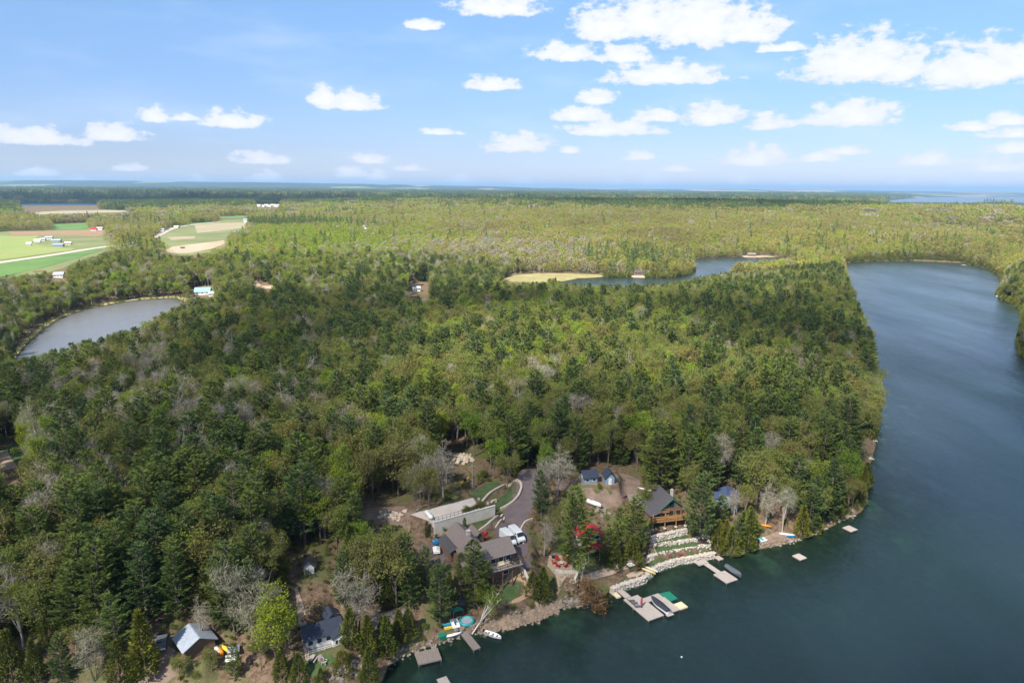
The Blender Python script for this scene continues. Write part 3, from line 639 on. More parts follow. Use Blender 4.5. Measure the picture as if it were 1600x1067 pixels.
def hardwood(seed, h=18.0, wide=0.27, base=0.32, ncl=95, ntw=14, nlf=20, leaf=0.3, bark=None, leafmat=None, twigmat=None, clr=1.15, top=1.0, stems=1, spread=0.0, tw=0.05, twl=1.1):
    """trunk that forks into limbs, twig clusters spread through an uneven crown, leaves on the twigs"""
    g = np.random.default_rng(seed); tr = MB(); leaves = []; twigs = MB(); cz = h*(base + (1-base)*0.5); rz = h*(1-base)*0.5; rx = wide*h
    # crown lobes give an uneven outline
    nl = 7; lobes = unit(g.normal(size=(nl, 3)))*np.array([rx, rx, rz])*g.uniform(0.35, 0.68, (nl, 1)) + np.array([0, 0, cz]); lr = g.uniform(0.42, 0.68, nl)*rx
    cl = []
    while len(cl) < ncl:
        k = g.integers(nl); p = lobes[k] + unit(g.normal(size=3))*lr[k]*g.uniform(0.45, 1.0)*np.array([1, 1, 1.15])
        if base*h*0.8 < p[2] < h*top: cl.append(p)
    cl = np.array(cl)
    feet = [np.array([spread*math.cos(6.28*i/stems)*0.2, spread*math.sin(6.28*i/stems)*0.2, 0]) for i in range(stems)]
    forks = []
    for i, f in enumerate(feet):
        tip = np.array([f[0] + spread*math.cos(6.28*i/stems+0.4)*h*0.16, f[1] + spread*math.sin(6.28*i/stems+0.4)*h*0.16, h*0.86])
        mid = f*0.4 + tip*0.45 + np.array([g.normal(0, .25), g.normal(0, .25), h*0.02])
        pl = [f, f*0.75 + mid*0.25 + np.array([0,0,h*0.04]), mid, tip]; r0 = 0.0125*h/(stems**0.4)
        tr.tube(pl, [r0*1.15, r0*0.9, r0*0.55, 0.03], 6, cap=False); forks.append((pl, r0))
    limb_nodes = []
    for k in range(nl):
        pl, r0 = forks[k % stems]; t = g.uniform(0.0, 0.75); s0 = pl[1]*(1-t) + pl[2]*t if t < 0.75 else pl[2]
        m_ = s0*0.45 + lobes[k]*0.55 + np.array([0, 0, 0.05*h*g.uniform(-0.3, 1)])
        tr.tube([s0, m_, lobes[k]], [r0*0.5, r0*0.32, r0*0.14], 4, cap=False); limb_nodes += [m_, lobes[k], (m_+lobes[k])/2]
    for pl, _ in forks: limb_nodes += [pl[2]*(1-t) + pl[3]*t for t in (0.0, 0.3, 0.6, 0.9)]
    LN = np.array(limb_nodes)
    for c in cl:
        q = LN[np.argmin(((LN-c)**2).sum(1))]; twigs.tube([q, (q+c)/2 + g.normal(0, 0.12, 3), c], [0.05, 0.035, 0.02], 3, cap=False)
        d = unit(g.normal(size=(ntw, 3)) + unit(c - np.array([0,0,h*base]))*0.9); B = np.repeat(c[None], ntw, 0) + g.normal(0, 0.28*clr, (ntw, 3))
        leaves.append(('t', blades(B, d, twl*clr*g.uniform(0.5, 1.2, ntw), tw*g.uniform(0.6, 1.3, ntw), g)))
        if nlf:
            B = c + unit(g.normal(size=(nlf, 3)))*clr*g.random((nlf, 1))**0.45; d = unit(g.normal(size=(nlf, 3)))
            leaves.append(('l', blades(B, d, leaf*g.uniform(0.7, 1.3, nlf), leaf*g.uniform(0.6, 1.0, nlf), g)))
    off = len(tr.v); tr.v += twigs.v; tr.f += [tuple(i+off for i in f) for f in twigs.f]
    tm = tr.mesh('trunk', bark or M_BARK)
    return tm, soup('crown', [x for _, x in leaves], leafmat or M_OAK), h
SPEC = {   # name -> list of (trunk mesh, crown mesh, nominal height)
 'pine_tree': [conifer(1, 22, 0.25, low=0.12, rag=0.45), conifer(2, 20, 0.28, low=0.08, rag=0.4), conifer(3, 24, 0.22, low=0.2, rag=0.5), conifer(4, 17, 0.3, low=0.06, rag=0.35), conifer(5, 21, 0.24, low=0.12, rag=0.55), conifer(6, 23, 0.21, low=0.3, rag=0.6, sparse=0.8), conifer(7, 19, 0.28, low=0.15, rag=0.5, sparse=0.85), conifer(8, 16, 0.26, low=0.04, rag=0.3)],
 'spruce_tree': [conifer(11, 19, 0.15, low=0.05, droop=0.35, rag=0.2, step=0.7, nlimb=6, tuft=0.75), conifer(12, 16, 0.17, low=0.05, droop=0.3, rag=0.25, step=0.7, nlimb=6, tuft=0.75)],
 'cedar_tree': [cedar(21, 11, 0.25), cedar(22, 9, 0.32), cedar(23, 13, 0.22)],
 'oak_tree': [hardwood(31, 17, 0.29, nlf=28, leaf=0.36), hardwood(32, 15, 0.32, nlf=24, leaf=0.36), hardwood(33, 18, 0.26, base=0.36, nlf=26, leaf=0.36), hardwood(34, 14, 0.32, base=0.25, nlf=32, leaf=0.36), hardwood(35, 16, 0.3, nlf=16, ntw=22), hardwood(36, 17, 0.33, base=0.28, ncl=110, nlf=22, leaf=0.34), hardwood(37, 16, 0.25, base=0.4, nlf=20, ntw=18, leaf=0.34), hardwood(38, 13, 0.34, base=0.22, nlf=26, leaf=0.34)],
 'maple_tree': [hardwood(41, 16, 0.25, nlf=38, leaf=0.34, ntw=5, leafmat=M_GREEN), hardwood(42, 14, 0.28, nlf=34, leaf=0.32, ntw=6, leafmat=M_GREEN)],
 'aspen_tree': [hardwood(51, 18, 0.16, base=0.4, ncl=75, nlf=32, leaf=0.32, ntw=4, bark=M_PALE, leafmat=M_GREEN), hardwood(52, 16, 0.17, base=0.35, ncl=70, nlf=34, leaf=0.3, ntw=4, bark=M_PALE, leafmat=M_GREEN)],
 'bare_tree': [hardwood(61, 18, 0.22, base=0.22, ncl=110, ntw=17, nlf=0, bark=M_PALE, leafmat=M_TWIG, tw=0.06, twl=1.3), hardwood(62, 16, 0.27, base=0.2, ncl=115, ntw=17, nlf=0, bark=M_PALE, leafmat=M_TWIG, tw=0.06),
               hardwood(63, 19, 0.16, base=0.28, ncl=80, ntw=17, nlf=0, bark=M_PALE, leafmat=M_TWIG, tw=0.055), hardwood(64, 14, 0.27, base=0.18, ncl=110, ntw=16, nlf=0, bark=M_BARK, leafmat=M_TWIG, tw=0.06, stems=3, spread=1.2)],
 'bush': [hardwood(71, 5, 0.4, base=0.1, ncl=40, nlf=14, leaf=0.25, ntw=12, clr=0.8), hardwood(72, 4, 0.45, base=0.08, ncl=40, nlf=20, leaf=0.25, ntw=8, clr=0.8, leafmat=M_CEDAR)],
}
def lowpoly(seed, h, shape, material, n=230, size=1.25, wide=0.25, base=0.25):
    """the same kinds of tree, with fewer and larger leaf clumps, for woods a kilometre away"""
    g = np.random.default_rng(seed)
    z = g.random(n)**(1.2 if shape == 'cone' else 0.75); a = g.uniform(0, 6.283, n)
    R = wide*h*((1-z)**0.8 if shape == 'cone' else np.sqrt(np.maximum(0.02, 1-(2*z-0.95)**2)))*(1+0.25*np.sin(3*a+seed))*g.uniform(0.35, 1.05, n)**0.5
    B = np.column_stack([R*np.cos(a), R*np.sin(a), h*(base + (1-base)*z)]); d = unit(np.column_stack([np.cos(a), np.sin(a), g.uniform(-0.1, 1.2, n)]) + g.normal(0, .5, (n, 3)))
    return blades(B - d*size*0.4, d, size*g.uniform(0.7, 1.3, n), size*g.uniform(0.45, 0.8, n), g)
def proto(name, parts, material):
    me = soup(name, parts, material); return bpy.data.objects.new(name, me)
def lowtree(seed, h, shape, material, **k): return proto('far_crown', [lowpoly(seed, h, shape, material, **k)], material)
def clump(seed, shape, material, n=9, r=14, h=14, per=110, size=2.0, **k):
    g = np.random.default_rng(seed); ps = []
    for i in range(n):
        P = lowpoly(seed*50+i, h*g.uniform(0.8, 1.2), shape, material, n=per, size=size, **k); a = g.uniform(0, 6.28); q = r*math.sqrt(g.random()); ps.append(P + np.array([q*math.cos(a), q*math.sin(a), 0]))
    return proto('far_crowns', ps, material)
FAR = {'margin': [lowtree(8, 6.5, 'ball', M_OAK, wide=0.42, base=0.0, size=0.9, n=220), lowtree(9, 8, 'cone', M_CEDAR, wide=0.3, base=0.0, size=0.9, n=220), lowtree(10, 6, 'ball', M_CEDAR, wide=0.42, base=0.0, size=0.9, n=220)],
       'conifer': [lowtree(1, 19, 'cone', M_PINE, wide=0.19, base=0.1), lowtree(2, 22, 'cone', M_PINE, wide=0.17, base=0.15)],
       'oak': [lowtree(3, 14, 'ball', M_LITOAK, wide=0.44, size=0.95, n=420, base=0.15), lowtree(4, 13, 'ball', M_LITOAK, wide=0.48, size=0.95, n=420, base=0.15)],
       'green': [lowtree(5, 14, 'ball', M_FRESH, wide=0.34, size=0.9, n=360, base=0.15), lowtree(6, 13, 'ball', M_FRESH, wide=0.4, size=0.9, n=360, base=0.15)],
       'bare': [lowtree(7, 14, 'ball', M_TWIG, wide=0.36, size=0.95, n=300, base=0.15)],
       'Cconifer': [clump(1, 'cone', M_PINE, h=18, wide=0.2, base=0.05)], 'Coak': [clump(2, 'ball', M_LITOAK, wide=0.46, base=0.1), clump(3, 'ball', M_LITOAK, wide=0.5, base=0.1)],
       'Cgreen': [clump(4, 'ball', M_FRESH, wide=0.44, base=0.1)], 'Cbare': [clump(5, 'ball', M_TWIG, wide=0.44, base=0.1)]}

def gn_forest(name, protos, pts, rot, scl, idx):
    """one object for the trees past counting: real tree meshes instanced on points"""
    me = bpy.data.meshes.new(name); me.vertices.add(len(pts)); me.vertices.foreach_set('co', np.asarray(pts, np.float32).ravel())
    for nm, ty, arr in (('rz', 'FLOAT', rot), ('sc', 'FLOAT', scl), ('wd', 'FLOAT', np.asarray(scl)*rng.uniform(0.82, 1.2, len(pts))), ('pick', 'INT', idx)):
        a = me.attributes.new(nm, ty, 'POINT'); a.data.foreach_set('value', np.asarray(arr, np.float32 if ty == 'FLOAT' else np.int32))
    o = bpy.data.objects.new(name, me); C.objects.link(o); tag(o, kind='stuff')
    ng = bpy.data.node_groups.new(name, 'GeometryNodeTree'); ng.interface.new_socket('Geometry', in_out='INPUT', socket_type='NodeSocketGeometry'); ng.interface.new_socket('Geometry', in_out='OUTPUT', socket_type='NodeSocketGeometry')
    N = ng.nodes; L = ng.links; gi = N.new('NodeGroupInput'); go = N.new('NodeGroupOutput')
    join = N.new('GeometryNodeJoinGeometry')
    for pr in protos[::-1]:                       # join lists its inputs last first
        jj_ = N.new('GeometryNodeJoinGeometry')
        for ob in (pr if isinstance(pr, tuple) else (pr,)):
            oi = N.new('GeometryNodeObjectInfo'); oi.transform_space = 'ORIGINAL'; oi.inputs['Object'].default_value = ob; L.new(oi.outputs['Geometry'], jj_.inputs[0])
        g2 = N.new('GeometryNodeGeometryToInstance'); L.new(jj_.outputs[0], g2.inputs[0]); L.new(g2.outputs[0], join.inputs[0])
    m2p = N.new('GeometryNodeMeshToPoints'); L.new(gi.outputs[0], m2p.inputs[0])
    iop = N.new('GeometryNodeInstanceOnPoints'); L.new(m2p.outputs[0], iop.inputs['Points']); L.new(join.outputs[0], iop.inputs['Instance']); iop.inputs['Pick Instance'].default_value = True
    def attr(nm, ty):
        n = N.new('GeometryNodeInputNamedAttribute'); n.data_type = ty; n.inputs['Name'].default_value = nm; return n.outputs[0]
    L.new(attr('pick', 'INT'), iop.inputs['Instance Index'])
    cx = N.new('ShaderNodeCombineXYZ'); L.new(attr('rz', 'FLOAT'), cx.inputs[2])
    e2r = N.new('FunctionNodeEulerToRotation'); L.new(cx.outputs[0], e2r.inputs[0]); L.new(e2r.outputs[0], iop.inputs['Rotation'])
    cs = N.new('ShaderNodeCombineXYZ'); wd_ = attr('wd', 'FLOAT'); L.new(wd_, cs.inputs[0]); L.new(wd_, cs.inputs[1]); L.new(attr('sc', 'FLOAT'), cs.inputs[2]); L.new(cs.outputs[0], iop.inputs['Scale']); L.new(iop.outputs[0], go.inputs[0])
    md = o.modifiers.new('trees', 'NODES'); md.node_group = ng
    me.materials.append(protos[0][1].data.materials[0] if isinstance(protos[0], tuple) else protos[0].data.materials[0])
    return o

TREE_AT = []          # (x, y, r) of every tree already standing
def place_tree(kind, var, x, y, z, h, rz, label, group=None, crown_mat=None, tilt=None):
    tm, cm, h0 = SPEC[kind][var % len(SPEC[kind])]
    e = empty(kind, (x, y, z - 0.15), rz, label, 'bush' if kind in ('bush', 'shrub') else 'tree', group); s = h/h0; k_ = rnd.uniform(0.88, 1.15); e.scale = (s*k_, s*k_, s)
    if tilt: e.rotation_euler = (tilt[0], tilt[1], rz)
    for nm, me in (('trunk', tm), ('crown', cm)):
        o = bpy.data.objects.new(nm, me); C.objects.link(o); o.parent = e
    if crown_mat:
        o.material_slots[0].link = 'OBJECT'; o.material_slots[0].material = crown_mat
    TREE_AT.append((x, y, h*0.12)); return e
def height_to(px_top_y, P):
    """tree height whose top stands at that row of the photograph"""
    lo, hi = 1.0, 45.0
    for _ in range(30):
        md_ = (lo+hi)/2
        if proj(np.array([[P[0], P[1], P[2]+md_]]))[1][0] > px_top_y: lo = md_
        else: hi = md_
    return lo
# trees one can pick out in the photograph: kind, variant, foot (photo x,y), row of the top, label
PICK = [
 ('pine_tree',0,897,893,760,'tall white pine standing left of the red-roofed cottage'),
 ('pine_tree',2,846,812,733,'slim white pine on the right-hand edge of the driveway bend'),
 ('pine_tree',1,742,948,846,'broad white pine in front of the brown house roof'),
 ('pine_tree',4,688,972,880,'white pine rising beside the small dark pavilion'),
 ('pine_tree',0,606,905,822,'white pine left of the dead grey pine'),
 ('pine_tree',1,1092,842,735,'broad white pine hiding the right end of the log cottage'),
 ('pine_tree',2,1108,772,680,'white pine behind the broad pine at the log cottage'),
 ('pine_tree',1,990,868,772,'dark white pine just left of the log cottage porch'),
 ('pine_tree',4,968,845,792,'smaller white pine between the red roof and the log cottage'),
 ('pine_tree',3,166,965,826,'large dark white pine left of the yellowing pine'),
 ('pine_tree',1,232,975,845,'large white pine behind the dark pickup truck'),
 ('pine_tree',3,205,940,850,'dark white pine between the two large pines at lower left'),
 ('pine_tree',0,262,950,868,'white pine just left of the yellowing pine'),
 ('pine_tree',3,462,832,748,'bushy white pine above the brown clearing'),
 ('pine_tree',1,430,858,765,'white pine at the left edge of the brown clearing'),
 ('pine_tree',0,640,948,862,'white pine below the dead grey pine'),
 ('pine_tree',4,368,1062,1003,'young white pine in front of the grey canopies'),
 ('pine_tree',3,720,905,862,'short white pine against the left wing of the brown house'),
 ('pine_tree',2,1155,772,700,'white pine beside the blue-roofed cottage'),
 ('pine_tree',0,590,665,610,'dark pine growing in front of the yellow-green maple'),
 ('spruce_tree',0,667,838,812,'small dark spruce at the left end of the concrete wall'),
 ('spruce_tree',1,726,832,808,'young spruce at the foot of the pale retaining wall'),
 ('maple_tree',0,582,668,588,'large yellow-green maple in the middle of the wood'),
 ('maple_tree',1,868,648,592,'bright green maple above the driveway'),
 ('maple_tree',0,812,690,640,'fresh green maple high in the wood above the driveway'),
 ('aspen_tree',0,572,978,895,'light green aspen above the navy-roofed cabin'),
 ('aspen_tree',1,452,1010,940,'slender light green birch beside the pale path'),
 ('cedar_tree',0,1120,862,812,'yellow-green cedar at the right end of the terraces'),
 ('cedar_tree',1,1142,866,822,'bushy cedar overhanging the dark water by the terraces'),
 ('cedar_tree',2,1168,860,798,'tall cedar between the terraces and the beach'),
 ('cedar_tree',1,1275,832,800,'cedar on the bank right of the beach'),
 ('cedar_tree',0,1252,838,790,'tall cedar just right of the beach'),
 ('cedar_tree',0,960,888,838,'olive cedar behind the sand oval'),
 ('cedar_tree',1,988,884,836,'wide olive cedar left of the lowest terrace'),
 ('cedar_tree',0,848,938,886,'cedar on the bank beside the tan gravel ring'),
 ('cedar_tree',1,832,930,892,'small cedar left of the bank cedar'),
 ('cedar_tree',2,548,1008,950,'cedar right of the navy-roofed cabin'),
 ('cedar_tree',0,575,1020,960,'dense cedar between the cabin and the left dock'),
 ('cedar_tree',2,605,1025,962,'cedar in front of the grey-roofed boathouse'),
 ('cedar_tree',0,578,1066,1010,'yellow-green cedar leaning over the water at bottom'),
 ('cedar_tree',1,638,998,950,'cedar standing above the wide left dock'),
 ('cedar_tree',0,352,965,905,'olive cedar behind the white tank trailer'),
 ('cedar_tree',2,228,1055,955,'cedar left of the brown dirt yard'),
 ('bare_tree',1,314,1008,936,'grey bare tree rising behind the metal-roofed shed'),
 ('bare_tree',2,388,965,898,'pale bare birch above the tank trailer'),
 ('bare_tree',2,432,975,905,'pair of pale bare birches above the shed yard'),
 ('bare_tree',3,148,1062,962,'many-stemmed bare tree at the bottom left shore'),
 ('bare_tree',0,92,905,860,'white bare tree against the dark wood at far left'),
 ('bare_tree',0,1200,738,668,'pale bare tree standing alone above the right-hand bank'),
 ('bare_tree',1,1196,822,745,'grey bare tree behind the small beach'),
 ('bare_tree',0,1222,832,752,'second grey bare tree behind the small beach'),
 ('bare_tree',1,850,868,808,'grey bare oak right of the white vans'),
 ('oak_tree',4,650,800,728,'tall thin oak at the back edge of the concrete slab'),
 ('oak_tree',6,671,797,722,'second tall thin oak behind the concrete slab'),
 ('oak_tree',4,793,768,700,'tall budding oak on the lawn inside the driveway bend'),
 ('bare_tree',0,340,842,758,'grey bare tree left of the bushy clearing pine'),
 ('bare_tree',1,198,820,755,'spreading pale bare tree on the left slope'),
 ('bare_tree',0,215,705,640,'pale leaning bare tree high on the left slope'),
  ('pine_tree',3,1126,816,772,'bushy pine in front of the blue-roofed cottage'),
 ('bare_tree',1,1147,806,758,'grey bare tree at the right corner of the blue-roofed cottage'),
 ('cedar_tree',1,468,1064,1020,'wide cedar at the bottom edge left of the picnic table'),
 ('cedar_tree',0,440,1058,1010,'cedar at the bottom edge between shed and cabin'),
 ('cedar_tree',1,502,1070,1042,'low cedar at the bottom edge below the picnic table'),
 ('oak_tree',3,282,1062,1020,'small olive oak at the bottom edge below the metal-roofed shed'),
 ('oak_tree',1,408,1046,988,'olive oak right of the grey canopies'),
 ('pine_tree',4,667,930,852,'pine between the dead grey pine and the house'),
 ('cedar_tree',0,702,938,893,'cedar left of the broad house-front pine'),
 ('pine_tree',1,950,880,822,'bushy pine right in front of the red metal roof'),
 ('oak_tree',4,862,845,790,'budding oak between the vans and the tall white pine'),
 ('oak_tree',3,1010,800,752,'olive oak behind the log cottage porch'),
 ('oak_tree',2,560,925,850,'olive oak right of the brown clearing'),
 ('maple_tree',1,752,945,905,'small fresh-leaved tree below the house deck'),
  ('cedar_tree',0,20,1062,985,'cedar in the bottom left corner of the picture'),
 ('cedar_tree',2,58,1064,998,'second cedar along the bottom edge from the left corner'),
 ('pine_tree',3,100,1062,990,'bushy pine at the bottom edge left of the many-stemmed tree'),
 ('cedar_tree',1,188,1064,1000,'wide cedar at the bottom edge right of the many-stemmed tree'),
 ('oak_tree',1,128,1035,970,'olive oak behind the many-stemmed bare tree'),
 ('cedar_tree',0,206,1064,1018,'cedar at the bottom edge beside the dirt yard'),
 ('cedar_tree',0,598,1010,962,'cedar hiding the left half of the boathouse roof'),
 ('cedar_tree',2,624,1003,952,'cedar hiding the right half of the boathouse roof'),
 ('oak_tree',3,930,962,905,None),
]
KEEP = [  # what the photograph shows unhidden: outlines no wild tree may cover
 [(640,800),(742,772),(762,790),(800,752),(812,738),(836,738),(840,812),(824,832),(824,884),(812,897),(772,906),(748,848),(702,850),(686,872),(658,872),(652,850),(668,830),(640,815)],
 [(550,792),(640,782),(662,800),(650,830),(580,812)],
 [(1000,770),(1060,764),(1064,790),(1080,800),(1074,828),(1105,833),(1120,868),(1036,888),(960,922),(944,910),(1003,876),(1015,845),(1008,815)],
 [(918,818),(956,826),(958,862),(908,862)], [(902,732),(968,732),(990,775),(960,800),(915,795),(915,775),(885,762)],
 [(852,862),(892,862),(908,905),(880,912),(848,890)], [(768,905),(815,880),(840,930),(792,948),(772,930)],
 [(638,1000),(685,955),(712,932),(735,932),(750,970),(805,972),(905,935),(960,905),(955,930),(640,1062)],
 [(476,975),(520,962),(546,990),(538,1010),(492,1050),(470,1040)], [(455,912),(475,912),(492,1010),(474,1010)],
 [(238,985),(300,982),(338,985),(385,1010),(380,1042),(300,1038),(275,1050),(262,1067),(230,1067),(205,1000)],
 [(442,850),(505,862),(522,900),(482,920),(445,905)], [(1178,812),(1250,822),(1250,852),(1172,858)], [(0,694),(30,690),(38,705),(26,726),(0,740)],
 [(700,705),(735,705),(738,765),(715,765)], [(1118,768),(1148,768),(1148,796),(1118,796)], [(296,448),(334,448),(336,464),(298,464)],
 [(1345,680),(1372,680),(1372,720),(1348,720)], [(394,438),(428,446),(428,451),(402,451)], [(640,440),(672,440),(672,462),(640,462)], [(590,960),(630,952),(634,972),(592,990)],
]
KEEP = [np.array(k, float) for k in KEEP]
FARKEEP = [np.array(k, float) for k in [[(-60,434),(-60,368),(0,361),(90,359),(168,358),(170,384),(240,372),(255,362),(280,352),(385,346),(388,358),(310,367),(262,372),(190,387),(160,392),(60,424)],
   [(80,349),(138,347),(140,360),(80,361)],[(16,335),(100,328),(212,329),(200,333),(60,337)],[(252,393),(270,384),(354,375),(358,381),(330,391),(296,397),(262,397)],
   [(336,337),(398,336),(398,342),(338,343)],[(78,422),(104,422),(104,436),(78,436)],[(296,448),(334,448),(336,464),(298,464)],[(25,325),(28,317),(158,317),(160,324)],
   [(786,440),(800,429),(880,425),(942,428),(944,440)],[(12,574),(42,526),(66,505),(160,473),(285,462),(292,468),(262,480),(200,513),(120,533),(60,546),(20,560)],[(1155,398),(1212,398),(1214,404),(1155,404)],[(984,428),(1008,428),(1008,436),(984,436)],
   [(395,318),(442,318),(442,327),(395,327)],[(1538,372),(1620,372),(1620,376.5),(1538,376.5)],[(640,440),(672,440),(672,462),(640,462)],[(1365,319),(1430,307),(1700,305),(1700,320)],[(566,349),(574,349),(574,358),(566,358)]]]
def inside_any(X, Y, polys, grow=0.0):
    P = np.column_stack([X, Y]); hit = np.zeros(len(P), bool)
    for k in polys:
        lo = k.min(0) - 5; hi = k.max(0) + 5; s = (P[:,0] > lo[0]) & (P[:,0] < hi[0]) & (P[:,1] > lo[1]) & (P[:,1] < hi[1])
        if s.any(): hit[s] |= poly_sd(P[s], k) < grow
    return hit
for kind, var, bx, by, ty, lab in PICK:
    P = at(bx, by); h = height_to(ty, P)
    if lab is None:
        place_tree('bush', 0, P[0], P[1], P[2], h, 0.3, 'bronze-leaved rounded bush on the water edge beside the big dock gangway', crown_mat=M_BRONZE); continue
    place_tree(kind, var, P[0], P[1], P[2], h, rnd.uniform(0, 6.28), lab)
P = at(331, 1047); place_tree('oak_tree', 3, P[0], P[1], P[2], 5.5, 1.0, 'low olive oak in front of the open end of the metal-roofed shed')
P = at(302, 965); SPEC['yellow_pine'] = [conifer(88, 22, 0.2, low=0.2, rag=0.5, sparse=0.6, material=M_GOLDPINE)]
place_tree('yellow_pine', 0, P[0], P[1], P[2], height_to(888, P), 0.4, 'yellowing sparse pine above the metal-roofed shed')
P = at(640, 898); dm = hardwood(91, 16, 0.22, base=0.12, ncl=70, ntw=22, nlf=0, bark=M_PALE, leafmat=M_TWIG, tw=0.05)
SPEC['dead_pine'] = [dm]; place_tree('dead_pine', 0, P[0], P[1], P[2], height_to(832, P), 1.0, 'dead grey pine with bare branches left of the brown house')
P = at(737, 990); SPEC['leaning_birch'] = [hardwood(93, 15, 0.22, base=0.3, ncl=46, ntw=10, nlf=28, bark=M_BIRCH, leafmat=M_GREEN)]
place_tree('leaning_birch', 0, P[0], P[1], P[2], 12.5, 0.0, 'white birch leaning over the shore beside the rock bank', tilt=(R_(-14), R_(34)))
P = at(907, 908); SPEC['birch_clump'] = [hardwood(94, 12, 0.3, base=0.3, ncl=60, ntw=8, nlf=16, bark=M_BIRCH, leafmat=M_GREEN, stems=3, spread=1.6)]
place_tree('birch_clump', 0, P[0], P[1], P[2], height_to(855, P), 0.5, 'white-stemmed birch clump in front of the red umbrella')
P = at(546, 1003); SPEC['forked_birch'] = [hardwood(95, 10, 0.3, base=0.35, ncl=40, ntw=10, nlf=10, bark=M_BIRCH, leafmat=M_OAK, stems=2, spread=1.6)]
place_tree('forked_birch', 0, P[0], P[1], P[2], height_to(962, P), 0.2, 'forked white birch beside the navy-roofed cabin')
P = at(535, 1050); SPEC['shrub'] = [cedar(96, 6, 0.36, M_SHRUB, blunt=0.42)]
place_tree('shrub', 0, P[0], P[1], P[2], height_to(1016, P), 0, 'clipped egg-shaped yellow-green cedar in front of the navy-roofed cabin')

# wild trees: one jittered plan grid near, a coarser one far
def candidates(x0, x1, y0, y1, sp, jit=0.42):
    gx, gy = np.meshgrid(np.arange(x0, x1, sp), np.arange(y0, y1, sp)); P = np.column_stack([gx.ravel(), gy.ravel()])
    return P + rng.uniform(-jit, jit, P.shape)*sp
def in_view(P, margin=7): return np.abs(np.arctan2(P[:,0], P[:,1])) < R_(36.9 + margin)
ZN = ['pine_tree', 'spruce_tree', 'cedar_tree', 'oak_tree', 'maple_tree', 'aspen_tree', 'bare_tree', 'bush']
def mixture(px, py, P):
    """share of each kind by where it grows"""
    n = len(px); W = np.tile(np.array([0.25, 0.03, 0.03, 0.48, 0.10, 0.02, 0.07, 0.02]), (n, 1))
    def zone(cx, cy_, rx, ry, w, k=1.0):
        f = np.exp(-(((px-cx)/rx)**2 + ((py-cy_)/ry)**2))[:,None]*k; f = np.minimum(f, 1); return W*(1-f) + np.array(w)*f
    W = zone(180, 670, 210, 110, [0.16,0.03,0.02,0.24,0.06,0.06,0.45,0.0], 1.25); W = zone(150, 830, 180, 70, [0.25,0.03,0.06,0.33,0.05,0.03,0.26,0])
    W = zone(100, 1000, 200, 100, [0.36,0.03,0.32,0.12,0.02,0.03,0.1,0.02])
    W = zone(430, 960, 130, 70, [0.3,0.05,0.35,0.12,0.02,0.06,0.08,0.02])
    W = zone(1240, 720, 110, 150, [0.5,0.05,0.14,0.2,0.03,0.01,0.05,0.02])
    W = zone(900, 510, 220, 65, [0.14,0.03,0.01,0.44,0.33,0.03,0.02,0], 1.2)
    W = zone(1090, 430, 140, 18, [0.05,0.0,0.0,0.15,0.15,0.2,0.45,0], 1.2)
    W = zone(560, 455, 180, 22, [0.15,0.06,0.0,0.25,0.05,0.3,0.19,0], 1.2)
    W = zone(780, 740, 150, 35, [0.24,0.03,0.02,0.46,0.06,0.02,0.14,0.03])
    W = zone(1280, 420, 60, 30, [0.45,0.05,0.1,0.3,0.1,0,0,0], 1.2)
    W = zone(170, 440, 260, 32, [0.05,0.04,0.0,0.52,0.17,0.1,0.12,0], 1.6); W = zone(20, 500, 70, 60, [0.15,0.05,0,0.45,0.05,0.1,0.2,0], 1.3)
    W = zone(520, 405, 230, 32, [0.03,0.03,0.0,0.14,0.2,0.5,0.1,0], 1.6); W = zone(800, 415, 160, 22, [0.04,0.02,0.0,0.4,0.1,0.05,0.39,0], 1.4); W = zone(580, 452, 190, 12, [0.12,0.06,0.0,0.25,0.05,0.32,0.2,0], 1.3)
    patch = fbm(P[:,0]/38, P[:,1]/38, 3)
    W[:,0] *= np.clip(0.25 + (patch-0.3)*4.5, 0.2, 2.6); W[:,6] *= np.clip(1.9 - (fbm(P[:,0]/26+9, P[:,1]/26, 2)-0.25)*3.2, 0.15, 2.2)
    W = np.cumsum(W / W.sum(1, keepdims=True), 1); u = rng.random(n)[:,None]
    return (u > W[:, :-1]).sum(1)
P = candidates(-520, 520, 96, 760, 4.9); P = P[in_view(P)]
S_ = candidates(-100, 700, 150, 960, 3.0); S_ = S_[in_view(S_)]; d_ = poly_sd(S_, LAKE); S_ = S_[(d_ > 0.3) & (d_ < 5.5)]     # the lake margin is fringed with trees down to the water
E_ = candidates(-130, -4, 100, 160, 4.1); P = np.vstack([P, E_[in_view(E_)]]); NSH = len(S_); P = np.vstack([P, S_]); SHORE = np.arange(len(P)) >= len(P) - NSH
hh, sd, bd = height(P.copy())
far_side = np.zeros(len(P), bool)
ok = (sd > np.where(SHORE, 0.25, 0.8)) & (hh > 0.1); P = P[ok]; SHORE = SHORE[ok]; hh = gzs(P)
X0, Y0, _ = proj(np.column_stack([P, hh])); K = mixture(X0, Y0, P); K = np.where(SHORE, rng.choice([0, 2, 2, 2, 3, 3, 7], len(K)), K)
hn = np.array([19, 16, 10.5, 16.5, 16, 16.5, 17, 4.0])[K] * rng.uniform(0.72, 1.15, len(P)) * np.where(SHORE, 0.7, 1.0)
slope_low = np.interp(poly_sd(P, BAY), [0, 30, 80, 150], [0.36, 0.5, 0.75, 1.0]); slope_low2 = np.interp(poly_sd(P, POND), [0, 15, 40], [0.6, 0.8, 1.0]); hn = hn * slope_low * slope_low2
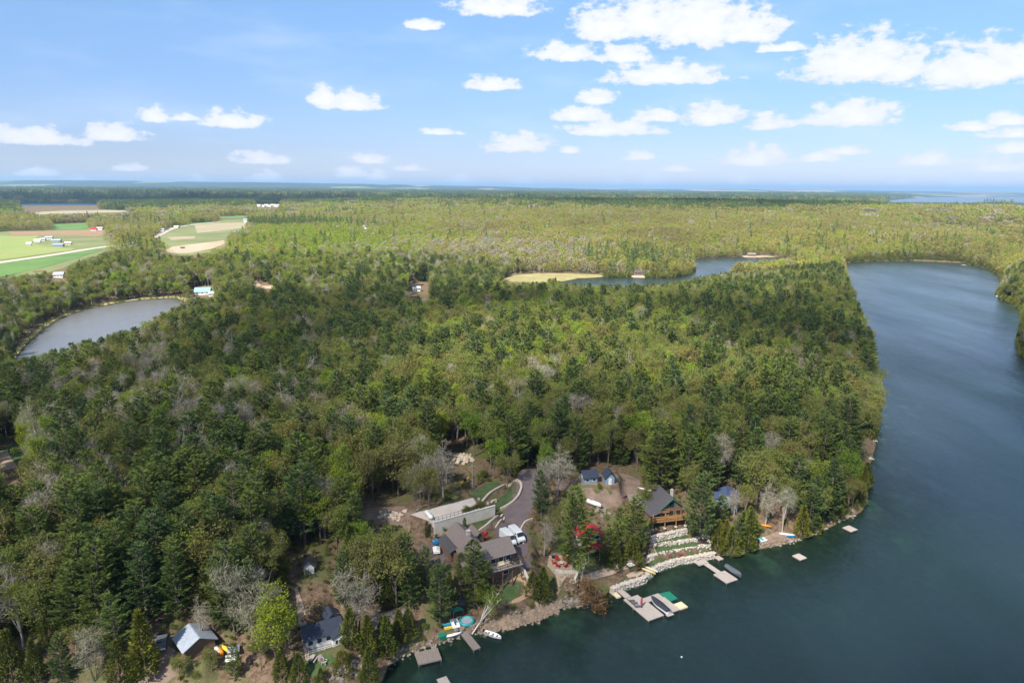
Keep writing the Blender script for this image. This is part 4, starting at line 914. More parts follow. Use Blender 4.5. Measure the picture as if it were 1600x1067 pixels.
# ground already taken: sheets, pads, picked trees
bad = np.zeros(len(P), bool)
for S in SHEETS:
    lo = S.min(0)-6; hi = S.max(0)+6; s = ((P > lo) & (P < hi)).all(1)
    if s.any(): bad[s] |= poly_sd(P[s], S) < 1.0
for poly, z, bl in PADS: bad |= poly_sd(P, poly) < 1.2
T = np.array(TREE_AT)
for x, y, r in TREE_AT: bad |= (np.hypot(P[:,0]-x, P[:,1]-y) < r + 1.2)
for t in (0.02, 0.2, 0.4, 0.6, 0.8, 0.97):
    for sx in (-1, 0, 1):
        w_ = hn*0.13*sx*(1 if t > 0.15 else 0.1)
        a, b, _ = proj(np.column_stack([P[:,0]+w_, P[:,1], hh + hn*t])); bad |= inside_any(a, b, KEEP + FARKEEP)
# crowns need room: drop the smaller of two that stand too close
P, hh, hn, K = P[~bad], hh[~bad], hn[~bad], K[~bad]
X0, Y0, W0 = proj(np.column_stack([P, hh])); X1, Y1, _ = proj(np.column_stack([P, hh + hn]))
vis = (X1 > -40) & (X1 < 1640) & (Y1 < 1090) & (Y0 > 380)
size = np.where(vis, (Y0 - Y1), 0)
print('wild trees near', len(P), 'in frame', int(vis.sum()))
def zone_name(px, py, P2):
    if px > 1080: return 'on the slope above the right-hand shoreline'
    if py > 900: return 'near the lower left shore' if px < 560 else 'on the bank beside the brown house'
    if px < 440: return 'on the left-hand slope' if py > 640 else 'near the pond side of the wood'
    if py > 740: return 'among the lakeside cottages' if px > 600 else 'around the brown clearing'
    if py > 600: return 'in the wood behind the driveway'
    return 'in the middle of the peninsula wood'
LOOK = {'pine_tree': 'dark green white pine', 'spruce_tree': 'narrow pointed spruce', 'cedar_tree': 'dense yellow-green cedar', 'oak_tree': 'round-crowned budding oak in olive and brown', 'maple_tree': 'fresh yellow-green maple', 'aspen_tree': 'slim light green aspen', 'bare_tree': 'leafless tree with pale grey twigs', 'bush': 'low brown-green bush'}
PROTO = {}
NEARLOOK = {'pine_tree': 'white pine', 'spruce_tree': 'pointed spruce', 'cedar_tree': 'dense cedar', 'oak_tree': 'budding oak', 'maple_tree': 'yellow-green maple', 'aspen_tree': 'slim aspen', 'bare_tree': 'leafless tree', 'bush': 'low bush'}
MARKS = [('the dark-roofed hut in the brown clearing',482,893),('the navy-roofed cabin',508,1008),('the metal-roofed shed at lower left',308,1015),('the left end of the concrete slab',645,803),('the top of the driveway',822,742),('the two blue-grey sheds',940,757),('the rear of the log cottage',1030,770),('the blue-roofed cottage',1134,795),('the small beach on the right',1212,842),('the bend of the right-hand shore',1345,798),('the grass patch at the left edge',15,708),('the swim raft by the shore bend',1325,815)]
MARKP = np.array([at(a, b)[:2] for _, a, b in MARKS]); ORD = ['nearest', 'second nearest', 'third nearest', 'fourth nearest', 'fifth nearest', 'sixth nearest']
for k, nm in enumerate(ZN):
    sel = np.where(K == k)[0]; order = sel[np.argsort(-size[sel])]; ind = [i for i in order[:290] if size[i] > 6]; inds = set(ind)
    near_lab = {}
    if ind:
        for mi, (mn, _, _) in enumerate(MARKS):
            dd = np.hypot(*(P[ind] - MARKP[mi]).T); oo = np.argsort(dd)[:6]
            for rk, q in enumerate(oo):
                if dd[q] < 40 and ind[q] not in near_lab: near_lab[ind[q]] = f'{NEARLOOK[nm]}, {ORD[rk]} of its kind to {mn}'
    for i in ind:
        zn = zone_name(X0[i], Y0[i], P[i]); lab = near_lab.get(i, f'{LOOK[nm]} {zn}')
        e = place_tree(nm, int(rng.integers(0, 9)), P[i,0], P[i,1], hh[i], hn[i], rng.uniform(0, 6.28), lab, group=f'{nm.replace("_", " ")}s {zn}')
    first = {}
    PROTO[nm] = []
    for v in range(len(SPEC[nm])):
        tm, cm, h0 = SPEC[nm][v]; PROTO[nm].append((bpy.data.objects.new('trunk', tm), bpy.data.objects.new('crown', cm)))
    rest = np.array([i for i in sel if i not in inds], int)
    if len(rest):
        vi = rng.integers(0, len(SPEC[nm]), len(rest)); h0 = np.array([s[2] for s in SPEC[nm]])[vi]
        o = gn_forest(nm.replace('_tree', '') + '_wood', PROTO[nm], np.column_stack([P[rest], hh[rest]-0.15]), rng.uniform(0, 6.28, len(rest)), hn[rest]/h0, vi)
# woods beyond the bays
def far_kind(P, z):
    px, py, _ = proj(np.column_stack([P, z])); n = len(P)
    W = np.tile(np.array([0.008, 0.67, 0.22, 0.10]), (n, 1))     # conifer, oak, green, bare
    def zone(cx, cy_, rx, ry, w, k=1.2):
        f = np.minimum(1, np.exp(-(((px-cx)/rx)**2 + ((py-cy_)/ry)**2))*k)[:,None]; return W*(1-f) + np.array(w)*f
    W = zone(520, 385, 170, 32, [0.03,0.07,0.86,0.04]); W = zone(640, 415, 100, 18, [0.04,0.1,0.72,0.14])
    W = zone(780, 400, 150, 20, [0.04,0.3,0.12,0.54]); W = zone(380, 425, 70, 14, [0.08,0.25,0.3,0.37]); W = zone(250, 415, 70, 12, [0.08,0.3,0.2,0.42])
    W = zone(170, 440, 160, 26, [0.06,0.58,0.26,0.10]); W = zone(20, 480, 60, 60, [0.2,0.5,0.1,0.2]); W = zone(215, 395, 40, 6, [0.75,0.2,0.05,0])
    W = zone(1400, 395, 260, 14, [0.12,0.55,0.31,0.02], 0.9); W = zone(1000, 415, 70, 16, [0.6,0.3,0.08,0.02]); W = zone(1280, 395, 40, 20, [0.4,0.4,0.2,0]); W = zone(440, 357, 120, 3.5, [0.8,0.15,0.05,0])
    W = zone(1050, 360, 330, 25, [0.01,0.82,0.14,0.03], 1.0); W = zone(1080, 325, 230, 7, [0.9,0.1,0,0], 1.4)  # dark conifers in the last zone stand in for cloud shade
    rr = np.hypot(P[:,0], P[:,1])[:,None]; f = np.clip((rr - 2150 - 900*(px[:,None] > 1150))/350, 0, 1); W = W*(1-f) + np.array([0.74, 0.2, 0.06, 0])*f  # conifer share raised with distance; their dark colour carries the far shade bands
    pt = fbm(P[:,0]/120, P[:,1]/120, 3); W[:,0] *= np.clip(0.3 + (pt-0.35)*5, 0.1, 1.3)
    W = np.cumsum(W / W.sum(1, keepdims=True), 1)
    return (rng.random(n)[:,None] > W[:, :-1]).sum(1), px, py
def far_wood(P, lod, hs, minsd, marg=8):
    P = P[in_view(P, marg)]; hh, sd, bd = height(P.copy()); ok = (sd > minsd); P = P[ok]; z = gzs(P)
    bad = np.zeros(len(P), bool)
    for S in SHEETS:
        lo = S.min(0)-60; hi = S.max(0)+60; s = ((P > lo) & (P < hi)).all(1)
        if s.any(): bad[s] |= poly_sd(P[s], S) < (14 if lod else 3)
    for t in (0.1, 0.5, 0.95):
        a, b, _ = proj(np.column_stack([P, z + 15*t])); bad |= inside_any(a, b, FARKEEP + KEEP)
    P, z = P[~bad], z[~bad]; k, px, py = far_kind(P, z)
    for i, nm in enumerate(('conifer', 'oak', 'green', 'bare')):
        s = np.where(k == i)[0]
        if not len(s): continue
        pr = FAR[('C' if lod else '') + nm]
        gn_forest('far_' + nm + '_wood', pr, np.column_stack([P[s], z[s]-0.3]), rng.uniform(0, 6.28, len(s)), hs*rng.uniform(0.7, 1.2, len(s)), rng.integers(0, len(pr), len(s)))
    print('far wood', len(P))
S_ = candidates(-400, 1100, 560, 1000, 4.0); d_ = np.minimum(np.abs(poly_sd(S_, LAKE)), np.abs(poly_sd(S_, BAY))); S_ = S_[(d_ < 7) & ((S_[:,1] > 760) | (S_[:,0] > 520))]; far_wood(S_, 0, 0.75, 0.4)
P = candidates(-1500, 1700, 430, 1700, 7.2); r_ = np.hypot(P[:,0], P[:,1]); P = P[(r_ < 1700) & ((P[:,1] > 760) | (np.abs(P[:,0]) > 520))]; far_wood(P, 0, 1.0, 2)
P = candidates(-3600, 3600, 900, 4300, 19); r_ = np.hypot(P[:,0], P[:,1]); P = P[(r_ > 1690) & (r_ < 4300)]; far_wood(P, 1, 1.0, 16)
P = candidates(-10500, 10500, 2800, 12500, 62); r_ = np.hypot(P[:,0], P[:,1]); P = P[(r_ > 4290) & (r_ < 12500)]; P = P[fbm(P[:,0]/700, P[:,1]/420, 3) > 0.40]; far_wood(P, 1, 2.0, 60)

# low scrub on the open ground between the cottages
P = candidates(-75, 110, 104, 190, 2.1); P = P[in_view(P, 3)]; hh, sd, bd = height(P.copy()); ok = sd > 1.0
for S in SHEETS:
    lo = S.min(0)-3; hi = S.max(0)+3; s = ((P > lo) & (P < hi)).all(1)
    if s.any(): ok[s] &= poly_sd(P[s], S) > 0.5
for poly, z, bl in PADS: ok &= poly_sd(P, poly) > 0.6
ok &= fbm(P[:,0]/9, P[:,1]/9, 3) > 0.38
P = P[ok]; z = gzs(P); v = rng.integers(0, 2, len(P))
gn_forest('undergrowth', PROTO['bush'], np.column_stack([P, z-0.1]), rng.uniform(0, 6.28, len(P)), rng.uniform(0.12, 0.42, len(P)), v)

# scrub that closes the water margin of the lake and the bays
for nm_, poly_, x0, x1, y0, y1, sp in (('lake', LAKE, 60, 900, 150, 1000, 2.6), ('bay', BAY, -60, 520, 560, 960, 3.0), ('pond', POND, -420, -180, 360, 640, 2.6)):
    P = candidates(x0, x1, y0, y1, sp); d_ = poly_sd(P, poly_); rr_ = np.hypot(P[:,0], P[:,1]); far_ = np.clip((rr_ - 350)/350, 0, 1); P = P[(d_ > 0.2 - 3*far_) & (d_ < 4.5 + 6*far_) & in_view(P)]; z = np.maximum(gzs(P), 0); a, b, _ = proj(np.column_stack([P, z+2])); bad = inside_any(a, b, KEEP + FARKEEP) & (nm_ != 'pond')
    if nm_ == 'pond': bad |= rng.random(len(P)) < 0.55
    for S in SHEETS:
        lo = S.min(0)-3; hi = S.max(0)+3; s = ((P > lo) & (P < hi)).all(1)
        if s.any() and nm_ != 'pond': bad[s] |= poly_sd(P[s], S) < 1.0
    P, z = P[~bad], z[~bad]
    gn_forest('shore_scrub', FAR['margin'], np.column_stack([P, z-0.3]), rng.uniform(0, 6.28, len(P)), rng.uniform(0.5, 1.0, len(P)) * np.interp(np.hypot(P[:,0], P[:,1]), [180, 420], [0.4, 1.0]) * (0.4 if nm_ == 'pond' else 1), rng.integers(0, 3, len(P)))

# ------------------------------------------------------------------ materials of built things
M_SHING = mat('brown_shingles', (0.19, 0.155, 0.14), (0.145, 0.115, 0.105), rough=0.92, scale=3, bump=0.3, bscale=9)
M_DARKSH = mat('charcoal_shingles', (0.075, 0.07, 0.075), (0.05, 0.047, 0.052), rough=0.9, scale=3, bump=0.3, bscale=9)
M_NAVY = mat('navy_shingles', (0.03, 0.04, 0.065), (0.02, 0.026, 0.042), rough=0.85, scale=3, bump=0.2, bscale=9)
M_BLUERF = mat('blue_metal', (0.07, 0.1, 0.19), (0.05, 0.07, 0.13), rough=0.5, scale=2)
M_REDRF = mat('red_metal', (0.4, 0.02, 0.035), (0.32, 0.015, 0.027), rough=0.45, scale=1.5)
M_TEALRF = mat('teal_metal', (0.2, 0.42, 0.42), (0.15, 0.33, 0.34), rough=0.5, scale=1)
M_TINRF = mat('tin_roof', (0.3, 0.335, 0.39), (0.24, 0.27, 0.32), rough=0.45, scale=1.5)
M_BROWNW = mat('brown_siding', (0.17, 0.105, 0.07), (0.12, 0.075, 0.05), rough=0.85, scale=2, stretch=(1,1,8))
M_LOG = mat('golden_timber', (0.33, 0.18, 0.07), (0.24, 0.125, 0.048), rough=0.7, scale=3, stretch=(1,1,6))
M_WHITE = mat('white_paint', (0.64, 0.64, 0.62), (0.55, 0.55, 0.53), rough=0.6, scale=2)
M_BLUEW = mat('blue_grey_siding', (0.2, 0.27, 0.33), (0.16, 0.21, 0.27), rough=0.8, scale=2, stretch=(1,1,9))
M_GREENT = mat('green_trim', (0.03, 0.16, 0.1), rough=0.6)
M_GLASS = mat('window_glass', (0.03, 0.04, 0.05), (0.02, 0.025, 0.03), rough=0.08, scale=0.5)
M_CREAM = mat('poured_concrete', (0.6, 0.55, 0.47), (0.5, 0.45, 0.38), rough=0.9, scale=0.8, bump=0.15)
M_KERB = mat('pale_stone', (0.47, 0.39, 0.31), (0.36, 0.29, 0.23), rough=0.9, scale=1.2, bump=0.3)
M_STONE = mat('wall_stone', (0.52, 0.475, 0.42), (0.32, 0.29, 0.255), rough=0.9, scale=1.3, bump=0.4)
M_SHORE = mat('shore_stone', (0.27, 0.235, 0.2), (0.15, 0.13, 0.11), rough=0.9, scale=0.9, bump=0.4, world_space=True)
M_RIPRAP = mat('tan_boulders', (0.33, 0.24, 0.165), (0.17, 0.125, 0.09), rough=0.9, scale=0.8, bump=0.4, world_space=True)
M_DECK = mat('weathered_boards', (0.4, 0.35, 0.31), (0.3, 0.26, 0.23), rough=0.9, scale=1.1, stretch=(6,1,1), bump=0.1)
M_DARKDECK = mat('grey_brown_boards', (0.24, 0.2, 0.175), (0.17, 0.14, 0.12), rough=0.9, scale=1.1, stretch=(6,1,1), bump=0.1)
M_FLOAT = mat('pale_float', (0.62, 0.54, 0.36), (0.52, 0.45, 0.3), rough=0.7)
M_BLACK = mat('black_plastic', (0.022, 0.022, 0.025), rough=0.6)
M_TYRE = mat('tyre_rubber', (0.02, 0.02, 0.02), rough=0.9)
M_STEEL = mat('galvanised_steel', (0.4, 0.41, 0.42), rough=0.4, metal=0.7)
M_RED = mat('red_plastic', (0.4, 0.02, 0.02), (0.33, 0.015, 0.015), rough=0.5)
M_REDCL = mat('red_cloth', (0.42, 0.02, 0.05), (0.33, 0.015, 0.04), rough=0.85)
M_ORANGE = mat('orange_hull', (0.7, 0.28, 0.03), (0.6, 0.2, 0.02), rough=0.4)
M_YEL = mat('yellow_hull', (0.72, 0.5, 0.06), (0.6, 0.42, 0.05), rough=0.4)
M_HULL = mat('white_hull', (0.8, 0.8, 0.8), (0.72, 0.72, 0.72), rough=0.35, coat=0.3)
M_COVER = mat('navy_cover', (0.022, 0.03, 0.042), (0.015, 0.02, 0.03), rough=0.75, bump=0.3, bscale=3)
M_GREYCOV = mat('grey_cover', (0.09, 0.1, 0.115), (0.06, 0.068, 0.08), rough=0.8, bump=0.3, bscale=3)
M_TEAL = mat('teal_vinyl', (0.03, 0.3, 0.32), (0.02, 0.22, 0.24), rough=0.4)
M_GREENM = mat('green_mat', (0.01, 0.18, 0.11), (0.008, 0.13, 0.08), rough=0.6)
M_BLUET = mat('blue_tarp', (0.02, 0.16, 0.33), (0.012, 0.1, 0.22), rough=0.5, scale=2)
M_VAN = mat('van_paint', (0.6, 0.61, 0.62), (0.55, 0.56, 0.57), rough=0.25, coat=0.5, scale=0.5)
M_LAMP = mat('headlamp', (0.6, 0.62, 0.62), rough=0.1)
M_YELM = mat('digger_yellow', (0.6, 0.36, 0.02), rough=0.5)

# ------------------------------------------------------------------ building helpers (local frame, z up from the thing's base)
def gable(e, x0, x1, y0, y1, ze, zr, axis, wm, rm, z0=0.0, ov=0.45, th=0.16, wall='wall', roof='roof', ridge=None):
    """one gabled block: wall mesh with its gable ends, and two thick roof planes"""
    w = MB(); w.box(x0, x1, y0, y1, z0, ze)
    if axis == 'x':
        c = ridge if ridge is not None else (y0+y1)/2
        for xx in (x0, x1): w.add([(xx,y0,ze),(xx,y1,ze),(xx,c,zr)], [(0,1,2)])
        sl1 = (zr-ze)/(c-y0); sl2 = (zr-ze)/(y1-c); r = MB(); dz = 0.03
        r.slab([(x0-ov,y0-ov,ze-sl1*ov+dz),(x1+ov,y0-ov,ze-sl1*ov+dz),(x1+ov,c,zr+dz),(x0-ov,c,zr+dz)], -th); r.slab([(x0-ov,c,zr+dz),(x1+ov,c,zr+dz),(x1+ov,y1+ov,ze-sl2*ov+dz),(x0-ov,y1+ov,ze-sl2*ov+dz)], -th)
    else:
        c = ridge if ridge is not None else (x0+x1)/2
        for yy in (y0, y1): w.add([(x0,yy,ze),(x1,yy,ze),(c,yy,zr)], [(0,1,2)])
        sl1 = (zr-ze)/(c-x0); sl2 = (zr-ze)/(x1-c); r = MB(); dz = 0.03
        r.slab([(x0-ov,y0-ov,ze-sl1*ov+dz),(c,y0-ov,zr+dz),(c,y1+ov,zr+dz),(x0-ov,y1+ov,ze-sl1*ov+dz)], -th); r.slab([(c,y0-ov,zr+dz),(x1+ov,y0-ov,ze-sl2*ov+dz),(x1+ov,y1+ov,ze-sl2*ov+dz),(c,y1+ov,zr+dz)], -th)
    return w.build(wall, wm, e), r.build(roof, rm, e)
def window(e, x, y, z, w, h, face='y-', fm=None, name='window'):
    """frame standing proud of the wall with a pane set into it"""
    def bx(m_, a0, a1, d0, d1, b0, b1):
        s = {'y-': (a0, a1, y-d1, y-d0), 'y+': (a0, a1, y+d0, y+d1), 'x-': (x-d1, x-d0, a0, a1), 'x+': (x+d0, x+d1, a0, a1)}[face]
        m_.box(*s, b0, b1)
    a = x if face[0] == 'y' else y; t = 0.09; f = MB()
    bx(f, a-w/2-t, a-w/2, 0.004, 0.08, z-t, z+h+t); bx(f, a+w/2, a+w/2+t, 0.004, 0.08, z-t, z+h+t); bx(f, a-w/2, a+w/2, 0.004, 0.08, z-t, z); bx(f, a-w/2, a+w/2, 0.004, 0.08, z+h, z+h+t)
    o = f.build(name, fm or M_WHITE, e); p = MB(); bx(p, a-w/2, a+w/2, 0.003, 0.04, z, z+h); p.build('pane', M_GLASS, o); return o
def railing(e, pts, h, material, step=1.6, name='railing'):
    r = MB()
    for a, b in zip(pts[:-1], pts[1:]):
        a = Vector(a); b = Vector(b); k = max(1, int((b-a).length/step))
        for i in range(k+1): p = a.lerp(b, i/k); r.bar(p, p + Vector((0,0,h)), 0.1)
        for t in (0.45, 1.0): r.bar(a + Vector((0,0,h*t)), b + Vector((0,0,h*t)), 0.08)
        n = max(2, int((b-a).length/0.3))
        for i in range(n): p = a.lerp(b, (i+0.5)/n); r.bar(p + Vector((0,0,h*0.1)), p + Vector((0,0,h*0.97)), 0.035)
    return r.build(name, material, e)
def boards(e, x0, x1, y0, y1, z, along='x', w=0.3, material=None, name='deck_boards'):
    m_ = MB(); a0, a1 = (y0, y1) if along == 'x' else (x0, x1); n = max(1, round((a1-a0)/w)); st = (a1-a0)/n
    for i in range(n):
        p = a0 + i*st; q = p + st*0.93; dz = rnd.uniform(-0.008, 0.008)
        if along == 'x': m_.box(x0, x1, p, q, z-0.06, z+dz)
        else: m_.box(p, q, y0, y1, z-0.06, z+dz)
    o = m_.build(name, material or M_DECK, e); return tag(o, kind='stuff')

# ------------------------------------------------------------------ the brown-roofed house
ox, oy = HF.w(0, 0); H_ = empty('house', (ox, oy, 9.0), R_(28), 'large brown-shingled lakeside house with deck, beside the two white vans', 'house')
gable(H_, 0.9, 5.9, -6.2, 2.4, 3.4, 5.4, 'y', M_BROWNW, M_SHING, wall='garage_wall', roof='garage_roof')
m_ = MB(); m_.box(-1.3, 0.85, -5.2, 1.9, -0.3, 2.3); m_.build('lean_to_wall', M_BROWNW, H_)
MB().slab([(-1.9,-5.7,2.3),(1.2,-5.7,3.05),(1.2,2.3,3.05),(-1.9,2.3,2.3)], -0.14).build('lean_to_roof', M_DARKSH, H_)
gable(H_, -1.2, 11.2, -12.2, -6.25, 3.3, 5.4, 'x', M_BROWNW, M_SHING, z0=-4.2, ov=0.7, wall='wall', roof='roof')
gable(H_, 5.95, 8.4, -2.6, 1.6, 2.9, 4.3, 'y', M_BROWNW, M_SHING, ov=0.4, wall='porch_wall', roof='porch_roof')
m_ = MB(); m_.box(3.1, 3.9, -4.6, -3.9, 4.6, 6.4); m_.box(3.0, 4.0, -4.7, -3.8, 6.4, 6.55); m_.build('chimney', M_STONE, H_)
m_ = MB(); m_.box(4.6, 12.6, -15.0, -12.25, 0.62, 0.9); m_.box(11.25, 12.9, -12.25, -8, 0.62, 0.9)
for x in (4.9, 7.4, 9.9, 12.3): m_.bar((x, -14.7, -4.5), (x, -14.7, 0.62), 0.22)
m_.build('deck_frame', M_BROWNW, H_)
boards(H_, 4.55, 12.65, -15.05, -12.25, 0.98, 'x', 0.28, M_DECK)
railing(H_, [(4.7,-12.4,0.98),(4.7,-14.9,0.98),(12.5,-14.9,0.98),(12.8,-10,0.98)], 1.0, M_BROWNW)
for x in (0.4, 3.0, 6.2, 8.2, 10.1): window(H_, x, -12.2, 1.3, 1.2, 1.4)
for x in (0.6, 3.4, 9.5): window(H_, x, -12.2, -2.2, 1.3, 1.2)
for y in (-8.2, -10.3): window(H_, 11.2, y, 1.2, 1.0, 1.3, 'x+')
for x in (2.3, 4.4): window(H_, x, 2.4, 1.0, 1.0, 1.1, 'y+')
m_ = MB(); m_.box(6.9, 7.8, 1.604, 1.68, 0.05, 2.1); d_ = m_.build('door', M_WHITE, H_); MB().box(7.62, 7.7, 1.684, 1.74, 0.95, 1.1).build('handle', M_STEEL, d_)
# furniture on the deck
def adirondack(name='chair', material=M_RED):
    e = empty(name, (0,0,0)); 
    m_ = MB()
    for i in range(5): m_.slab([(-0.28, -0.32+i*0.125, 0.4-i*0.032),(0.28, -0.32+i*0.125, 0.4-i*0.032),(0.28, -0.21+i*0.125, 0.37-i*0.032),(-0.28, -0.21+i*0.125, 0.37-i*0.032)], 0.03)
    m_.build('seat', material, e)
    m_ = MB()
    for i in range(5):
        x = -0.25 + i*0.125; t = 1.02 - 0.12*abs(i-2)*0.5; m_.slab([(x-0.055,0.26,0.26),(x+0.055,0.26,0.26),(x+0.065,0.62,t),(x-0.065,0.62,t)], 0.03)
    m_.build('backrest', material, e)
    for s in (-1, 1):
        MB().box(min(s*0.3, s*0.44), max(s*0.3, s*0.44), -0.36, 0.42, 0.56, 0.6).build('armrest', material, e)
        MB().box(min(s*0.33, s*0.37), max(s*0.33, s*0.37), -0.35, -0.24, 0, 0.555).build('leg', material, e)
        MB().box(min(s*0.33, s*0.37), max(s*0.33, s*0.37), 0.3, 0.42, 0, 0.555).build('leg', material, e)
    return e
CH0 = adirondack(); CHUSED = []
def put_chair(x, y, z, face, label, group=None, sc=1.0, name='chair'):
    e = CH0 if not CHUSED else copy_tree(CH0); CHUSED.append(e); e.name = name
    e.location = (x, y, z); e.rotation_euler = (0, 0, face); e.scale = (sc,)*3; tag(e, label, 'chair', group); return e
def chair_ring(cx, cy_, z, n, r, label, group, start=0.0, gap=None, sc=1.15):
    for i in range(n):
        a = start + 6.283*i/n; x, y = cx + r*math.cos(a), cy_ + r*math.sin(a)
        put_chair(x, y, z if z is not None else gz(x, y)+0.09, a - math.pi/2, label, group, sc)      # back outwards, facing the middle
x, y = HF.w(9.6, 1.5); chair_ring(x, y, None, 6, 1.35, 'red chair in the ring of red chairs behind the brown house', 'ring of red chairs behind the brown house')
e = empty('outdoor_sofa', (*HF.w(7.6, -13.4), 9.99), R_(28), 'cream cushioned sofa on the deck of the brown house', 'sofa')
MB().box(-0.9,0.9,-0.4,0.4,0.12,0.4).build('seat', M_FLOAT, e); MB().box(-0.9,0.9,0.25,0.42,0.4,0.85).build('backrest', M_FLOAT, e); MB().box(-0.95,0.95,-0.42,0.45,0.0,0.12).build('base', M_BLACK, e)
e = empty('dining_table', (*HF.w(11.0, -13.5), 9.99), R_(28), 'dark round table on the right end of the house deck', 'table')
MB().tube([(0,0,0.7),(0,0,0.76)], 0.7, 14).build('tabletop', M_BLACK, e); MB().tube([(0,0,0),(0,0,0.7)], 0.07, 6).build('leg', M_BLACK, e)
for i in range(4):
    a = 6.283*i/4 + 0.4; e = put_chair(*HF.w(11.0 + 0.95*math.cos(a)*0.95, -13.5 + 0.95*math.sin(a)), 9.99, R_(28)+a-math.pi/2, 'chair pulled up to the dark round table on the deck', 'chairs at the deck table', 0.9)
    for ch in e.children: ch.material_slots[0].link = 'OBJECT'; ch.material_slots[0].material = M_BLACK
# slab behind the house, its wall and fence
m_ = MB(); m_.prism([HF.w(*p) for p in [(-4.6,13.2),(13.4,14.6),(12.2,7.3),(-0.8,6.25)]], 12.2, 13.75); o = m_.build('concrete_slab', M_SLAB); tag(o, 'broad pale concrete slab behind the brown house', 'slab')
m_ = MB(); m_.prism([HF.w(*p) for p in [(-1.2,6.2),(16.4,7.6),(16.4,7.2),(-1.2,5.8)]], 9.6, 13.95); m_.prism([HF.w(*p) for p in [(-1.25,6.25),(16.45,7.65),(16.45,7.12),(-1.25,5.72)]], 13.95, 14.1); o = m_.build('retaining_wall', M_CREAM); tag(o, 'tall pale concrete retaining wall along the slab edge', 'wall')
e = empty('fence', (0,0,0), 0, 'thin dark railing on top of the pale retaining wall', 'fence')
fp = [HF.w(-1.0 + 13.2*i/12, 6.0 + 1.02*i/12) for i in range(13)]
for p in fp: MB().bar((*p, 14.1), (*p, 15.2), 0.07).build('post', M_BLACK, e)
for z in (14.5, 15.15): m_ = MB(); m_.bar((*fp[0], z), (*fp[-1], z), 0.05); m_.build('rail', M_BLACK, e)
def low_wall(name, pts, h, w, material, label, cap=None):
    """a low wall that follows the ground"""
    Q = []
    for a, b in zip(pts[:-1], pts[1:]):
        a = np.array(a[:2]); b = np.array(b[:2]); k = max(1, int(np.linalg.norm(b-a)/1.0)); Q += [a + (b-a)*t/k for t in range(k)]
    Q.append(np.array(pts[-1][:2])); Q = np.array(Q)
    for _ in range(3): Q[1:-1] = (Q[:-2]+2*Q[1:-1]+Q[2:])/4
    T = np.gradient(Q, axis=0); T /= np.linalg.norm(T, axis=1)[:,None]+1e-9; Nn = np.stack([-T[:,1], T[:,0]], 1); vs = []; fs = []
    for q, n in zip(Q, Nn):
        z = gz(*q)
        for s in (-1, 1):
            p = q + n*w/2*s; vs += [(p[0], p[1], z-0.5), (p[0], p[1], z+h)]
    for i in range(len(Q)-1):
        a = i*4; b = a+4; fs += [(a+1,a+3,b+3,b+1),(a,a+1,b+1,b),(a+2,b+2,b+3,a+3)]
    fs += [(0,2,3,1), (len(vs)-4, len(vs)-3, len(vs)-1, len(vs)-2)]
    m_ = MB(); m_.add(vs, fs); o = m_.build(name, material); tag(o, label, 'wall'); return o
low_wall('kerb_wall', onground([(746,834),(765,822),(785,807)]), 0.8, 0.5, M_KERB, 'straight pale stone wall between lawn and driveway beside the brown house')
low_wall('kerb_wall', onground([(774,826),(786,816),(788,810)]), 0.5, 0.4, M_KERB, 'short curved planter wall on the inner edge of the driveway')
low_wall('kerb_wall', onground([(748,781),(765,772),(790,758),(803,753),(814,754),(816,762),(811,776),(800,788),(782,797)]), 0.7, 0.6, M_KERB, 'curving pale stone wall round the lawn inside the driveway bend')
low_wall('kerb_wall', onground([(762,788),(770,783),(776,784)]), 0.8, 0.6, M_KERB, 'short pale stone block by the slab hedge')
low_wall('kerb_wall', onground([(818,850),(812,838),(812,824),(820,816),(832,812)]), 0.5, 0.4, M_KERB, 'curved stone edging on the right side of the van parking')
low_wall('kerb_wall', onground([(810,882),(818,895),(826,910)]), 1.0, 0.4, M_CREAM, 'pale sloping wall running down from the house deck')
for i in range(8):
    x, y = HF.w(8.2 + i*0.75, 8.2 + 0.1*i); place_tree('bush', 1, x, y, gz(x, y), 1.5 + 0.3*rnd.random(), i, 'clipped green shrub in the hedge at the right end of the slab', 'hedge shrubs by the slab')
P = at(770, 800); place_tree('bush', 0, P[0], P[1], P[2], 3.2, 1.0, 'bronze shrub at the right end of the pale retaining wall', crown_mat=M_BRONZE)
P = at(937, 764); place_tree('bush', 1, P[0], P[1], P[2], 2.2, 1.0, 'bright yellow-green shrub in front of the blue-grey sheds', crown_mat=M_SHRUB)
# propane tank
e = empty('propane_tank', (*HF.w(-1.2, 9.4), 13.76), R_(28+90), 'long white cylindrical tank at the left end of the slab', 'tank')
m_ = MB(); m_.tube([(-2.1,0,0.75),(-1.95,0,0.75),(-1.7,0,0.75),(1.7,0,0.75),(1.95,0,0.75),(2.1,0,0.75)], [0.1,0.42,0.55,0.55,0.42,0.1], 14); m_.build('shell', M_WHITE, e, smooth=True)
for x in (-1.2, 1.2): MB().box(x-0.12, x+0.12, -0.4, 0.4, 0.0, 0.35).build('foot', M_STEEL, e)
MB().tube([(0,0,1.25),(0,0,1.45)], 0.2, 8).build('valve_dome', M_WHITE, e)
e = MB()
for i in range(26):
    a = rnd.random(); e.lump((-1.6 + 4.2*a, rnd.uniform(-0.7, 0.7), 0.35 + 0.45*rnd.random()), rnd.uniform(0.4, 0.75), jit=0.3)
o = e.build('tarp_pile', M_BLUET, loc=(*HF.w(-0.2, 4.0), 9.1), rz=R_(38)); tag(o, 'heap under bright blue tarpaulin behind the brown house', 'tarp')
e = empty('utility_trailer', (*HF.w(-2.9, 0.2), 9.08), R_(10), 'small white covered trailer left of the brown house', 'trailer')
